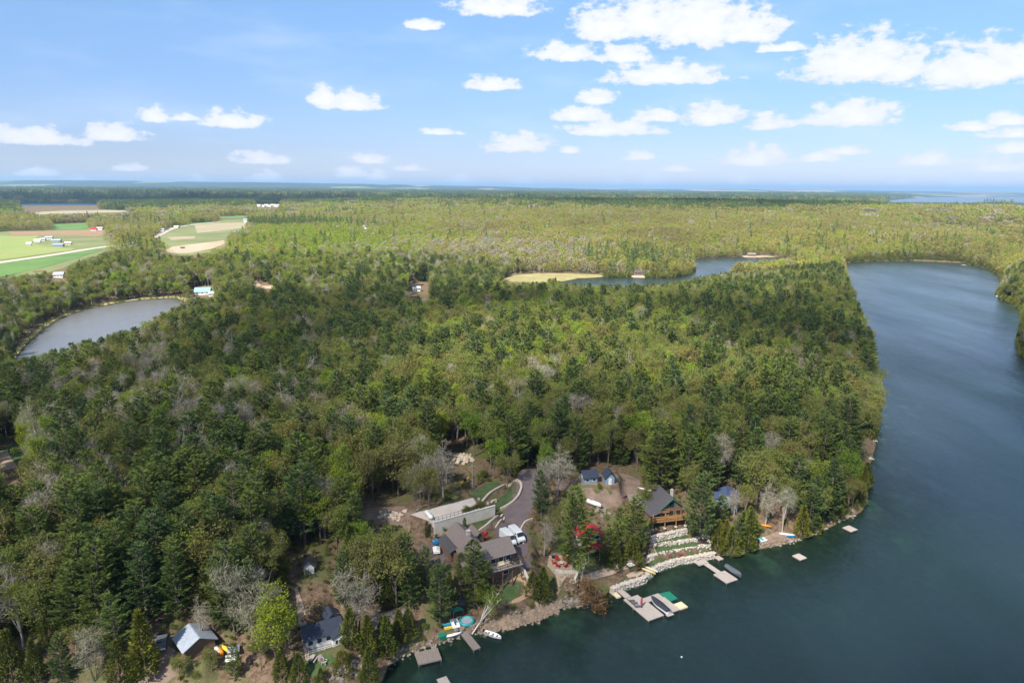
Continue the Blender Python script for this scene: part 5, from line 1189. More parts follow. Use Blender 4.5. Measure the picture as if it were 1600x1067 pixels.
m_ = MB(); m_.box(-0.8,0.8,-1.2,1.2,0.45,0.95); m_.build('bed', M_HULL, e); m_ = MB(); m_.add([(-0.85,-1.25,0.96),(0.85,-1.25,0.96),(0.85,1.25,0.96),(-0.85,1.25,0.96),(0,-0.9,1.35),(0,0.9,1.35)], [(0,1,4),(1,2,5,4),(2,3,5),(3,0,4,5)]); m_.build('cover', M_WHITE, e)
for s in (-1, 1): MB().tube([(s*0.82,0,0.32),(s*0.98,0,0.32)], 0.32, 12).build('wheel', M_TYRE, e)
m_ = MB(); m_.bar((0,-1.2,0.5),(0,-2.2,0.45),0.08); m_.build('drawbar', M_STEEL, e)
# vans
def van():
    e = empty('van', (0,0,0)); L_ = 5.9; w = 1.0
    prof = [(-2.95,0.35),(-2.95,2.35),(-2.8,2.58),(1.0,2.62),(1.45,2.5),(2.2,1.5),(2.85,1.2),(2.97,0.95),(2.97,0.38)]       # y forward, z up
    n = len(prof); m_ = MB(); vs = []
    for s, k in ((-1, 1.0), (1, 1.0)):
        for y, z in prof: vs.append((s*(w if z < 1.6 else w - 0.13*(z-1.6)), y, z))
    m_.add(vs, [tuple(range(n)), tuple(range(2*n-1, n-1, -1))] + [((i+1)%n, i, n+i, n+(i+1)%n) for i in range(n)]); b = m_.build('body', M_VAN, e)
    bv = b.modifiers.new('bevel', 'BEVEL'); bv.width = 0.09; bv.segments = 2; bv.limit_method = 'ANGLE'
    MB().slab([(-0.8,1.56,2.38),(0.8,1.56,2.38),(0.86,2.15,1.6),(-0.86,2.15,1.6)], 0.02).build('windscreen', M_GLASS, e).location = (0, 0.045, 0.035)
    for s in (-1, 1):
        m_ = MB(); x = s*0.965; m_.add([(x+s*0.02,0.85,1.55),(x+s*0.02,1.9,1.55),(x-s*0.035,1.4,2.25),(x-s*0.035,0.85,2.25),(x-s*0.1,0.85,1.55),(x-s*0.1,1.9,1.55),(x-s*0.12,1.4,2.25),(x-s*0.12,0.85,2.25)], [(0,1,2,3),(4,7,6,5),(0,4,5,1),(1,5,6,2),(2,6,7,3),(3,7,4,0)]); m_.build('side_window', M_GLASS, e)
        MB().box(min(s*0.6,s*0.92), max(s*0.6,s*0.92), 2.9, 2.99, 0.8, 1.02).build('headlight', M_LAMP, e)
        MB().box(min(s*1.0,s*1.22), max(s*1.0,s*1.22), 1.6, 1.72, 1.5, 1.85).build('mirror', M_BLACK, e)
        for y in (-1.85, 1.95):
            t = MB().tube([(s*0.78,y,0.36),(s*1.015,y,0.36)], 0.36, 14).build('wheel', M_TYRE, e); MB().tube([(s*1.016,y,0.36),(s*1.03,y,0.36)], 0.2, 10).build('rim', M_STEEL, t)
    MB().box(-0.7,0.7,2.93,3.0,0.42,0.7).build('grille', M_BLACK, e); MB().box(-0.98,0.98,-3.03,-2.93,0.36,0.55).build('bumper', M_BLACK, e)
    m_ = MB()
    for y in (-2.0, -0.6, 0.7): m_.box(-0.75,0.75,y-0.04,y+0.04,2.66,2.7)
    for s in (-1, 1): m_.box(s*0.76-0.03, s*0.76+0.03, -2.2, 0.9, 2.615, 2.7)
    m_.build('roof_rack', M_WHITE, e)
    return e
v1 = van(); v2 = copy_tree(v1)
for v, lx, ly, lab in ((v1, 14.8, -3.0, 'white van nearer the brown house roof'), (v2, 17.5, -2.6, 'white van parked on the right of the other van')):
    x, y = HF.w(lx, ly); v.location = (x, y, gz(x, y)+0.08); v.rotation_euler = (0, 0, R_(28+180)); tag(v, lab, 'van', 'vans parked beside the brown house')
# pole, digger, rock pile above the slab
P = at(738, 764); e = empty('utility_pole', tuple(P), 0.4, 'grey wooden utility pole at the edge of the lawn above the slab', 'pole'); hp = height_to(725, P)
MB().tube([(0,0,-0.3),(0,0,hp)], [0.16,0.11], 8).build('shaft', M_PALE, e); m_ = MB(); m_.bar((-0.9,0,hp-0.7),(0.9,0,hp-0.7),0.12); m_.build('crossarm', M_PALE, e)
P = at(726, 757); e = empty('mini_digger', tuple(P), 0.8, 'small yellow digger in the trees above the slab', 'digger')
m_ = MB(); m_.box(-0.9,0.9,-0.55,-0.2,0,0.45); m_.build('track', M_TYRE, e); m_ = MB(); m_.box(-0.9,0.9,0.2,0.55,0,0.45); m_.build('track', M_TYRE, e)
m_ = MB(); m_.prism([(-0.9,-0.5),(0.5,-0.5),(0.7,0),(0.5,0.5),(-0.9,0.5)], 0.46, 1.1); m_.build('house', M_YELM, e); m_ = MB(); m_.box(-0.3,0.4,-0.4,0.4,1.1,2.0); m_.build('cab', M_GLASS, e); m_ = MB(); m_.bar((0.6,0,0.9),(1.6,0,2.0),0.22); m_.bar((1.6,0,2.0),(2.5,0,1.0),0.16); m_.build('boom', M_YELM, e); m_ = MB(); m_.prism([(2.3,-0.25),(2.7,-0.25),(2.7,0.25),(2.3,0.25)], 0.6, 1.0); m_.build('bucket', M_STEEL, e)
def rocks(name, pts, n, r, material, label, cat='rocks', spread=1.0, kind='stuff', slope=None, flat=0.75):
    m_ = MB(); P_ = [np.array(p[:2]) for p in pts]
    for i in range(n):
        k = rnd.randrange(len(P_)-1) if len(P_) > 1 else 0; q = P_[k] + (P_[min(k+1, len(P_)-1)]-P_[k])*rnd.random() + np.array([rnd.gauss(0, spread), rnd.gauss(0, spread)])
        rr = r*rnd.uniform(0.6, 1.35); m_.lump((q[0], q[1], max(gz(*q), -0.4) + rr*0.3), rr, 6, 4, 0.25, (rnd.uniform(.8,1.3), rnd.uniform(.8,1.2), flat))
    o = m_.build(name, material); tag(o, label, cat, kind=kind); return o
rocks('rock_pile', onground([(706,718),(722,712),(730,722)]), 60, 0.7, M_KERB, 'pale heap of broken rock in the wood above the slab', spread=1.2)
rocks('rock_pile', onground([(590,806),(618,806),(640,800)]), 60, 0.5, M_KERB, 'pale scattered rocks at the left end of the slab', spread=1.0)

# ------------------------------------------------------------------ shore: riprap, terraces, sea wall
rocks('riprap', onground([(752,984),(780,978),(805,972),(835,962),(850,955),(868,948)]), 800, 0.4, M_RIPRAP, 'bank of tan boulders sloping into the water below the gravel ring', 'rock bank', spread=0.7)
rocks('riprap', onground([(770,974),(800,965),(835,953),(862,942),(885,940),(905,940)]), 170, 0.3, M_SHORE, 'band of grey stones along the top of the tan boulder bank', 'rock bank', spread=0.45)
rocks('riprap', onground([(868,950),(886,946),(905,944),(920,938),(940,926)]), 70, 0.35, M_SHORE, 'grey shore stones beside the bronze bush', 'rock bank', spread=0.4)
rocks('shore_stones', onground([(606,1036),(640,1014),(688,1001),(720,990),(748,986)]), 130, 0.3, M_SHORE, 'dull stones along the shore between the two left docks', 'rocks', spread=0.7)
rocks('shore_stones', onground([(1186,855),(1228,847),(1268,834),(1310,814),(1340,799)]), 110, 0.3, M_SHORE, 'grey stones along the water edge right of the beach', 'rocks', spread=0.4)
rocks('shore_stones', onground([(520,1058),(545,1048),(575,1044)]), 60, 0.3, M_SHORE, 'stone edging below the egg-shaped cedar', 'rocks', spread=0.8)
rocks('rock_garden', onground([(868,912),(885,905),(905,915),(915,925),(890,930)]), 110, 0.3, M_RIPRAP, 'tan rock slope between the patio and the bronze bush', 'rocks', spread=0.8)
def stone_wall(name, pts, z0, z1, label, w=0.7, n=None):
    """dry-laid wall: solid core with uneven stones standing proud of it"""
    e = empty(name, (pts[0][0], pts[0][1], z0), 0, label, 'wall'); o0 = np.array([pts[0][0], pts[0][1]])
    core = MB(); st = MB()
    for a, b in zip(pts[:-1], pts[1:]):
        a = np.array(a[:2])-o0; b = np.array(b[:2])-o0; d = b-a; L_ = np.linalg.norm(d); d /= L_; nn = np.array([-d[1], d[0]])*w/2
        core.prism([tuple(a-nn), tuple(b-nn), tuple(b+nn), tuple(a+nn)], -0.6, z1-z0-0.06)
        for i in range(int(L_*(z1-z0+0.7)*9)):
            s = rnd.random()*L_; side = -1 if rnd.random() < 0.7 else 1; hgt = rnd.uniform(-0.1, z1-z0)
            if rnd.random() < 0.3: q = a + d*s + nn*rnd.uniform(-0.9, 0.9); hgt = z1-z0-0.05
            else: q = a + d*s + nn*side
            r = rnd.uniform(0.14, 0.3); st.lump((q[0], q[1], hgt), r, 5, 4, 0.22, (1.25, 1.0, 0.8))
    core.build('core', M_KERB, e); o = st.build('stones', M_STONE, e); tag(o, kind='stuff'); return e
stone_wall('stone_wall', [atz(*p, 6.6) for p in [(1017,838),(1040,832),(1073,825)]], 4.9, 6.6, 'highest pale stone terrace wall under the log cottage posts')
stone_wall('stone_wall', [atz(*p, 4.9) for p in [(1016,852),(1041,847),(1085,841),(1094,836),(1103,833)]], 3.3, 4.9, 'middle pale stone terrace wall with the curved right end')
stone_wall('stone_wall', [atz(*p, 3.3) for p in [(1012,868),(1027,864),(1066,857),(1110,849)]], 1.6, 3.3, 'long pale stone terrace wall behind the two red lawn chairs')
stone_wall('stone_wall', [atz(*p, 3.3) for p in [(1110,849),(1107,842),(1103,835)]], 1.6, 3.6, 'short return of stone wall closing the terraces on the right')
stone_wall('sea_wall', [atz(*p, 1.55) for p in [(955,918),(975,910),(990,906),(1005,901),(1016,892),(1024,884),(1036,879),(1060,872),(1085,868),(1116,862)]], -0.4, 1.55, 'long pale boulder sea wall along the lake edge', w=1.0)
for px, py, f, lab in ((1045,871,-0.3,'red lawn chair nearer the left end of the lowest terrace'),(1062,868.5,0.3,'red lawn chair nearer the right end of the lowest terrace'),(994,886,0.5,'red chair beside the sand oval')):
    p = atz(px, py, 1.65); put_chair(p[0], p[1], 1.66, R_(14)+f, lab, 'red lawn chairs by the sea wall', 1.5)
p = atz(997, 884.5, 1.65); put_chair(p[0], p[1], 1.66, R_(40), 'second red chair behind the sand oval, on the right', 'red lawn chairs by the sea wall', 1.4)
# steps between terraces
m_ = MB()
for i in range(7):
    p = atz(1014 + i*1.2, 872 - i*3.2, 1.7 + i*0.4); m_.box(p[0]-0.9, p[0]+0.9, p[1]-0.35, p[1]+0.35, 0.8, 1.7 + i*0.4)
o = m_.build('stone_steps', M_KERB); tag(o, 'flight of pale stone steps at the left end of the terraces', 'steps')
# ------------------------------------------------------------------ the log cottage
ox, oy = LF.w(0, 0); G_ = empty('log_cottage', (ox, oy, 6.6), R_(14), 'log cottage with charcoal gable roof and golden timber balcony above the terraces', 'cottage')
gable(G_, -0.6, 6.0, 2.4, 10.0, 4.6, 7.4, 'y', M_BROWNW, M_DARKSH, ov=0.7, wall='wall', roof='roof')
MB().slab([(-4.0,0.9,3.2),(-0.62,0.9,4.3),(-0.62,8.5,4.3),(-4.0,8.5,3.2)], -0.15).build('porch_roof', M_DARKSH, G_)
m_ = MB(); m_.box(-3.4,-0.65,3.4,8.2,0,3.3); m_.build('porch_wall', M_BROWNW, G_)
gable(G_, -6.0, -0.7, 8.6, 13.6, 3.4, 5.2, 'x', M_BROWNW, M_SHING, ov=0.5, wall='rear_wing_wall', roof='rear_wing_roof')
m_ = MB(); m_.box(-3.6, 6.4, 0.3, 2.38, 1.75, 1.95); m_.build('balcony_floor', M_LOG, G_)
for x in (-3.4, 0.1, 3.4, 6.2): MB().tube([(x,0.55,0.0),(x,0.55,4.1 if x < 1 else 3.6)], 0.14, 8).build('post', M_LOG, G_)
for x in (-3.4, 0.1, 3.4, 6.2): MB().box(x-0.3, x+0.3, 0.25, 0.85, -0.35, 0.02).build('footing', M_CREAM, G_)
railing(G_, [(-3.5,2.3,1.95),(-3.5,0.42,1.95),(6.3,0.42,1.95),(6.3,2.3,1.95)], 0.95, M_LOG)
m_ = MB(); m_.bar((-3.6,0.55,3.2),(6.3,0.55,3.2),0.18); m_.build('beam', M_LOG, G_)
m_ = MB(); m_.box(-0.3,2.0,1.9,2.39,3.55,3.7); m_.build('upper_balcony_floor', M_LOG, G_); railing(G_, [(-0.25,1.95,3.7),(1.95,1.95,3.7)], 0.9, M_LOG, name='upper_railing')
for s, c in ((-1.3, 2.7), (6.7, 2.7)): m_ = MB(); m_.bar((s,1.62,4.25),(c,1.62,7.45),0.1,0.22); m_.build('bargeboard', M_GREENT, G_)
for x in (0.6, 2.7, 4.8): window(G_, x, 2.4, 2.2, 1.3, 1.5, fm=M_LOG)
window(G_, 2.7, 2.4, 4.7, 1.5, 1.5, fm=M_GREENT); window(G_, 1.0, 2.4, 0.4, 1.4, 1.0, fm=M_LOG); window(G_, 4.4, 2.4, 0.4, 1.4, 1.0, fm=M_LOG)
m_ = MB(); m_.box(4.3,4.9,6,6.6,5.6,8.0); m_.build('chimney', M_STONE, G_)
# ------------------------------------------------------------------ small buildings
def cottage(name, px, py, rot, w, d, ze, zr, wm, rm, label, axis='x', windows=3, door=True, z0=-0.8, base=None, cat='cottage', ov=0.4, fm=None):
    P = at(px, py) if base is None else np.array(base); e = empty(name, tuple(P), R_(rot), label, cat)
    gable(e, -w/2, w/2, 0, d, ze, zr, axis, wm, rm, z0=z0, ov=ov)
    for i in range(windows): window(e, -w/2 + w*(i+0.5)/windows, 0, ze*0.38, min(0.9, w/windows*0.5), ze*0.36, fm=fm)
    if door:
        x = w/2 - 0.9 if windows else 0; m_ = MB()
        if windows: m_.box(-w/2 - 0.06, -w/2 - 0.004, d*0.4, d*0.4+0.9, 0.02, 2.0)
        else: m_.box(-0.45, 0.45, -0.06, -0.004, 0.02, 1.95)
        o = m_.build('door', M_WHITE, e); 
        MB().box(*((-w/2-0.11, -w/2-0.062, d*0.4+0.7, d*0.4+0.8) if windows else (0.28, 0.36, -0.11, -0.062)), 0.95, 1.08).build('handle', M_STEEL, o)
    return e
c = cottage('cottage', 930, 862, 22, 6.4, 6.0, 3.6, 5.4, M_WHITE, M_REDRF, 'small cottage with bright red metal roof among the pines', axis='y', windows=2)
MB().slab([(-3.4,-2.6,2.3),(3.5,-2.6,2.3),(3.5,-0.05,3.1),(-3.4,-0.05,3.1)], -0.08).build('porch_roof', M_REDRF, c)
for x in (-3.1, 0, 3.2): m_ = MB(); m_.bar((x,-2.3,-0.9),(x,-2.3,2.3),0.14); m_.build('post', M_WHITE, c)
window(c, 0.4, 0, 3.7, 1.3, 0.8)
cottage('shed', 923, 756, 14, 4.0, 3.2, 2.2, 3.5, M_BLUEW, M_NAVY, 'wider blue-grey shed with dark roof in the dirt clearing', windows=2, cat='shed', fm=M_WHITE)
cottage('shed', 953, 757, 8, 2.6, 3.0, 2.3, 3.6, M_BLUEW, M_NAVY, 'narrower blue-grey shed with white door in the dirt clearing', axis='y', windows=0, cat='shed')
cottage('cottage', 1134, 797, -18, 6.0, 6.0, 3.0, 4.8, M_BLUEW, M_BLUERF, 'half-hidden cottage with dusky blue metal roof right of the log cottage', axis='y', windows=2)
e = cottage('cabin', 0, 0, 28, 7.2, 4.6, 2.5, 4.0, M_WHITE, M_NAVY, 'small white cabin with navy roof at the end of the pale path', windows=4, base=(*atz(507,1008,4.0)[:2], 4.0), cat='cabin', ov=0.55)
gable(e, 1.4, 4.3, -1.9, -0.12, 2.2, 3.1, 'y', M_WHITE, M_NAVY, z0=-0.8, ov=0.25, wall='porch_wall', roof='porch_roof'); 
for x in (2.1, 2.85, 3.6): window(e, x, -1.9, 0.9, 0.55, 0.9)
gable(e, 1.6, 4.2, 4.9, 8.0, 2.2, 3.2, 'y', M_BLUEW, M_NAVY, z0=-0.8, ov=0.3, wall='rear_wall', roof='rear_roof')
boards(e, -3.6, 1.3, -1.7, -0.06, 0.1, 'x', 0.25, M_DARKDECK, 'porch_boards'); railing(e, [(-3.5,-1.65,0.1),(1.3,-1.65,0.1)], 0.8, M_WHITE)
P = np.array([*atz(306,1012,4.0)[:2], 4.0]); e = empty('metal_shed', tuple(P), R_(-47), 'open shed with pale grey-blue metal roof in the lower left yard', 'shed')
gable(e, -2.6, 2.8, -2.9, 2.9, 2.3, 3.9, 'x', M_BROWNW, M_TINRF, z0=-0.6, ov=0.45)
m_ = MB(); m_.box(-2.0,-0.4,-2.98,-2.905,0,2.0); m_.build('door', M_DARKDECK, e)
for i in range(6): m_ = MB(); a = -2.9 + i*1.1; m_.bar((a,-3.3,2.15),(a,-0.02,3.97),0.05,0.06); m_.build('roof_seam', M_TINRF, e)
cottage('hut', 483, 897, 10, 2.2, 2.2, 2.0, 3.0, M_WHITE, M_DARKSH, 'tiny dark-roofed hut with white door in the brown clearing', axis='y', windows=0, cat='hut')
cottage('boathouse', 612, 990, 28, 7.0, 4.5, 2.4, 3.4, M_BLUEW, M_SHING, 'dull-roofed boathouse half hidden by cedars left of the docks', windows=3, cat='boathouse')
P = at(722, 951); e = empty('pavilion', tuple(P), R_(28), 'small dark hip-roofed pavilion above the narrow left dock', 'pavilion')
for sx in (-1, 1):
    for sy in (-1, 1): m_ = MB(); m_.bar((sx*1.2, sy*1.2, -0.5), (sx*1.2, sy*1.2, 2.3), 0.14); m_.build('post', M_BROWNW, e)
m_ = MB(); m_.add([(-1.6,-1.6,2.25),(1.6,-1.6,2.25),(1.6,1.6,2.25),(-1.6,1.6,2.25),(0,0,3.25),(-1.6,-1.6,2.12),(1.6,-1.6,2.12),(1.6,1.6,2.12),(-1.6,1.6,2.12)], [(0,1,4),(1,2,4),(2,3,4),(3,0,4),(5,6,1,0),(6,7,2,1),(7,8,3,2),(8,5,0,3),(8,7,6,5)]); m_.build('roof', M_DARKSH, e)
# patio ring by the red cottage
P = at(877, 881); chair_ring(P[0], P[1], None, 6, 1.7, 'red chair round the dark fire table on the patio', 'red chairs round the fire table')
e = empty('fire_table', (P[0], P[1], gz(P[0], P[1])+0.09), 0.3, 'low dark fire table in the middle of the red chairs', 'table'); MB().tube([(0,0,0.32),(0,0,0.42)], 0.6, 14).build('tabletop', M_STONE, e); MB().tube([(0,0,0),(0,0,0.32)], 0.4, 12).build('base', M_BLACK, e)
P = at(866, 872); e = empty('barbecue', (P[0], P[1], gz(P[0], P[1])+0.09), 0.4, 'grey barbecue with pale lid behind the red patio chairs', 'barbecue'); MB().box(-0.6,0.6,-0.3,0.3,0.15,0.85).build('cabinet', M_BLACK, e); MB().tube([(-0.5,0,0.95),(0.5,0,0.95)], 0.28, 10).build('lid', M_STEEL, e)
low_wall('ring_wall', onground([(868,894),(878,898),(890,898),(901,894),(906,902),(898,908)]), 0.8, 0.5, M_STONE, 'curved grey stone wall below the patio')
P = at(916, 868); e = empty('parasol', tuple(P), 0.3, 'open red parasol left of the red-roofed cottage', 'parasol')
MB().tube([(0,0,0),(0,0,2.5)], 0.04, 6).build('pole', M_STEEL, e); m_ = MB(); m_.add([(1.6*math.cos(6.283*i/8), 1.6*math.sin(6.283*i/8), 2.0) for i in range(8)] + [(0,0,2.6)], [(i, (i+1)%8, 8) for i in range(8)]); m_.build('canopy', M_REDCL, e); MB().tube([(0,0,0),(0,0,0.1)], 0.3, 10).build('base', M_BLACK, e)
# ------------------------------------------------------------------ boats
def loft(L_, w, h, bow=0.9, stern=0.75, nose=2.0, n=9, tail=False):
    """hull from cross-sections; x forward"""
    vs = []; fs = []; k = 7
    for i in range(n):
        t = i/(n-1); x = -L_/2 + L_*t; u = 2*t-1
        ww = w/2*(1-max(0, u)**nose)*((1-(max(0, -u)**nose)) if tail else 1-(1-stern)*max(0, -u)); ww = max(ww, 0.02); sh = h*(1 + 0.35*bow*max(0, u)**2)
        for j in range(k):
            a = math.pi*j/(k-1); vs.append((x, -ww*math.cos(a), sh - (sh)*math.sin(a)**0.7))
    for i in range(n-1):
        for j in range(k-1): a = i*k+j; fs.append((a, a+k, a+k+1, a+1))
    fs.append(tuple(range(k))); fs.append(tuple(range(n*k-1, (n-1)*k-1, -1)))
    top = [i*k for i in range(n)], [i*k+k-1 for i in range(n)]
    return vs, fs, top
def deck_over(vs, top, crown, inset=0.0, z=0.0):
    """a sheet over the hull rim, arched by crown"""
    l, r = top; V = []; F_ = []
    for a, b in zip(l, r):
        pa, pb = np.array(vs[a]), np.array(vs[b])
        for t in (0, 0.25, 0.5, 0.75, 1): p = pa*(1-t)+pb*t; V.append((p[0], p[1]*(1+inset), p[2] + z + crown*(1-(2*t-1)**2)*min(1, abs(pb[1]-pa[1]))))
    for i in range(len(l)-1):
        for j in range(4): a = i*5+j; F_.append((a, a+1, a+6, a+5))
    return V, F_
def small_boat(name, P, rz, L_, w, h, hullm, label, cat, deckm=None, crown=0.0, cover=None, tail=False, motor=False, seats=0, tilt=None):
    e = empty(name, tuple(P), rz, label, cat); vs, fs, top = loft(L_, w, h, tail=tail); MB().add(vs, fs).build('hull', hullm, e, smooth=True)
    if deckm: m_ = MB(); m_.add(*deck_over(vs, top, crown, z=0.01)); m_.build('cover' if cover else 'deck', deckm, e, smooth=True)
    for i in range(seats): x = -L_*0.28 + L_*0.5*i/max(1, seats-1); m_ = MB(); m_.box(x-0.13, x+0.13, -w*0.36, w*0.36, h*0.72, h*0.78); m_.build('seat', M_DARKDECK, e)
    if motor: m_ = MB(); m_.box(-L_/2-0.35,-L_/2-0.04,-0.15,0.15,h*0.5,h+0.45); m_.bar((-L_/2-0.18,0,h*0.5),(-L_/2-0.18,0,-0.3),0.1); m_.build('outboard_motor', M_BLACK, e)
    if tilt: e.rotation_euler = (tilt[0], tilt[1], rz)
    return e
# ------------------------------------------------------------------ docks
def platform(e, x0, x1, y0, y1, z=0.5, along='x', material=M_DECK, posts=True):
    boards(e, x0, x1, y0, y1, z, along, 0.28, material); m_ = MB(); m_.box(x0+0.05, x1-0.05, y0+0.05, y1-0.05, z-0.3, z-0.07); m_.build('frame', M_DARKDECK, e)
    if posts:
        for x in (x0+0.15, x1-0.15):
            for y in (y0+0.15, y1-0.15): MB().tube([(x,y,-2.2),(x,y,z-0.3)], 0.1, 6).build('post', M_DARKDECK, e)
ox, oy = DF.w(0, 0); D_ = empty('dock', (ox, oy, 0), R_(28), 'large U-shaped pale dock with a covered motorboat in its slip', 'dock')
platform(D_, 0.0, 4.55, -9.2, -3.55, along='x'); platform(D_, 0.0, 4.2, -3.5, 0.0, along='x'); platform(D_, 4.25, 9.0, -3.5, -1.75, along='x'); platform(D_, 7.0, 9.3, -9.2, -3.55, along='y')
m_ = MB(); m_.box(0.6, 2.2, 0.05, 4.6, 0.5, 0.62); m_.build('gangway_boards', M_DECK, D_)
for x in (0.55, 2.25): m_ = MB(); m_.bar((x,0.05,0.6),(x,4.7,0.6),0.12); m_.build('gangway_rail', M_DARKDECK, D_)
o = MB(); o.box(9.4, 11.7, -9.1, -6.8, 0.12, 0.42)
for i in range(4): o.box(9.5+i*0.55, 9.9+i*0.55, -9.0, -6.9, 0.42, 0.5)
o = o.build('floating_ramp', M_FLOAT, loc=(ox, oy, 0), rz=R_(28)); tag(o, 'cream floating ramp at the right side of the large dock', 'float')
o = MB(); o.box(-0.75, 0.45, 1.4, 4.2, 0.05, 0.35); o.box(-0.65, 0.35, 1.55, 4.05, 0.35, 0.42); o = o.build('swim_float', M_FLOAT, loc=(ox, oy, 0), rz=R_(28)); tag(o, 'small cream float moored left of the gangway', 'float')
o = MB(); o.prism([(9.6,-1.6),(12.3,-1.9),(12.1,-5.2),(9.5,-5.3)], 0.02, 0.14); o.prism([(9.8,-1.9),(12.0,-2.15),(11.8,-4.9),(9.75,-5.0)], 0.14, 0.18); o = o.build('swim_mat', M_GREENM, loc=(ox, oy, 0), rz=R_(28)); tag(o, 'dark green floating swim mat behind the large dock', 'swim mat')
x, y = DF.w(5.75, -6.2); B_ = small_boat('motorboat', (x, y, 0.25), R_(28+90), 6.4, 2.1, 0.95, M_HULL, 'motorboat under a navy cover in the slip of the large dock', 'boat', M_COVER, 0.55, True)
m_ = MB(); m_.box(-3.95,-3.15,-0.9,0.9,0.25,0.38); m_.build('swim_platform', M_DECK, B_)
x, y = DF.w(1.9, -4.3); e = empty('closed_parasol', (x, y, 0.52), 0, 'closed dark red parasol standing on the large dock', 'parasol'); MB().tube([(0,0,0.3),(0,0,0.9),(0,0,2.0),(0,0,2.6)], [0.05,0.28,0.2,0.03], 8).build('canopy', M_REDCL, e); MB().tube([(0,0,0.08),(0,0,2.7)], 0.03, 6).build('pole', M_STEEL, e); MB().tube([(0,0,0),(0,0,0.09)], 0.32, 10).build('base', M_BLACK, e)
def lounger(x, y, z, rz, label):
    e = empty('sun_lounger', (x, y, z), rz, label, 'sun lounger', 'loungers on the large dock'); MB().slab([(-0.32,-0.9,0.32),(0.32,-0.9,0.32),(0.32,0.3,0.34),(-0.32,0.3,0.34)], 0.06).build('seat', M_GREYCOV, e); MB().slab([(-0.32,0.31,0.34),(0.32,0.31,0.34),(0.32,0.9,0.78),(-0.32,0.9,0.78)], 0.06).build('backrest', M_GREYCOV, e)
    for sx in (-0.28, 0.28):
        for sy in (-0.8, 0.25): MB().bar((sx,sy,0),(sx,sy,0.28),0.05).build('leg', M_STEEL, e)
for lx, ly, lab in ((1.0,-1.6,'grey sun lounger nearest the gangway on the large dock'),(1.0,-2.7,'grey sun lounger second from the gangway on the large dock'),(0.9,-4.0,'grey sun lounger just left of the closed parasol')):
    lounger(*DF.w(lx, ly), 0.515, R_(28+75), lab)
def pxdock(name, corners, z, label, cat='dock', along=None, material=M_DECK, posts=True, rot=28, extra=None):
    """platform whose plan is fitted to four corners seen in the photograph"""
    Q = np.array([atz(*p, z)[:2] for p in corners]); c = Q.mean(0); a = R_(rot); R2 = np.array([[math.cos(a), math.sin(a)], [-math.sin(a), math.cos(a)]]); L_ = (Q-c) @ R2.T
    # half sizes from the mean absolute corner offset, so that the rectangle has the plan area seen
    hx, hy = np.abs(L_[:,0]).mean(), np.abs(L_[:,1]).mean(); e = empty(name, (c[0], c[1], 0), a, label, cat)
    platform(e, -hx, hx, -hy, hy, z, along or ('x' if hx < hy else 'y'), material, posts); return e, hx, hy
e, hx, hy = pxdock('dock', [(1114,896),(1134,891),(1152,905),(1135,911)], 0.5, 'pale square dock platform beside the grey covered boat', rot=28)
m_ = MB(); m_.box(-0.75, 0.75, hy+0.02, hy+4.6, 0.34, 0.5); m_.build('gangway', M_DECK, e); m_ = MB(); m_.box(-2.2, 0.9, hy+4.65, hy+6.4, 0.3, 0.62); m_.build('landing', M_DECK, e)
pxdock('dock', [(1115,870),(1122,867),(1131,872.5),(1124,875)], 0.5, 'small pale landing at the right end of the sea wall')
P = atz(1146, 895, 0.2); small_boat('motorboat', (P[0], P[1], 0.15), R_(28-90), 5.2, 2.0, 0.85, M_GREYCOV, 'small motorboat under a grey cover right of the square dock', 'boat', M_GREYCOV, 0.5, True, motor=True)
e, hx, hy = pxdock('dock', [(645,1019),(684,1012),(690,1028),(656,1039)], 0.6, 'wide grey-brown dock at the lower left shore', material=M_DARKDECK, rot=20)
m_ = MB(); 
for s in (-0.2, 0.2): m_.bar((hx-0.6+s, hy-0.1, -0.2), (hx-0.6+s, hy-0.1, 1.5), 0.06)
for i in range(4): m_.bar((hx-0.8, hy-0.1, 0.1+i*0.35), (hx-0.4, hy-0.1, 0.1+i*0.35), 0.05)
m_.build('ladder', M_WHITE, e)
pxdock('dock', [(720,988),(727.6,982.6),(752,1011),(738,1015.6)], 0.6, 'narrow weathered dock reaching out beside the white trailer', material=M_DARKDECK, rot=30)
pxdock('dock', [(682,1060),(697,1056),(708,1072),(692,1078)], 0.6, 'end of a pale dock at the bottom edge of the picture', rot=28)
pxdock('swim_raft', [(1238,867),(1250,864),(1260.5,871.6),(1249,875)], 0.4, 'pale square swim raft just off the small beach', 'raft', posts=False)
pxdock('swim_raft', [(1317,824),(1326,820),(1340,826.6),(1330,831)], 0.4, 'pale swim raft farther right near the bend of the shore', 'raft', posts=False)
pxdock('dock', [(1351,714),(1363,713),(1364,717),(1352,718)], 0.5, 'short pale dock half way up the right-hand shore', rot=0)
pxdock('dock', [(1354,684),(1364,682),(1368,688),(1358,690)], 0.6, 'small pale dock highest on the right-hand shore', rot=0)
pxdock('dock', [(1503,413.6),(1508,413.6),(1508.4,414.3),(1503.4,414.3)], 0.6, 'tiny pale dock on the far shore of the lake', rot=0)
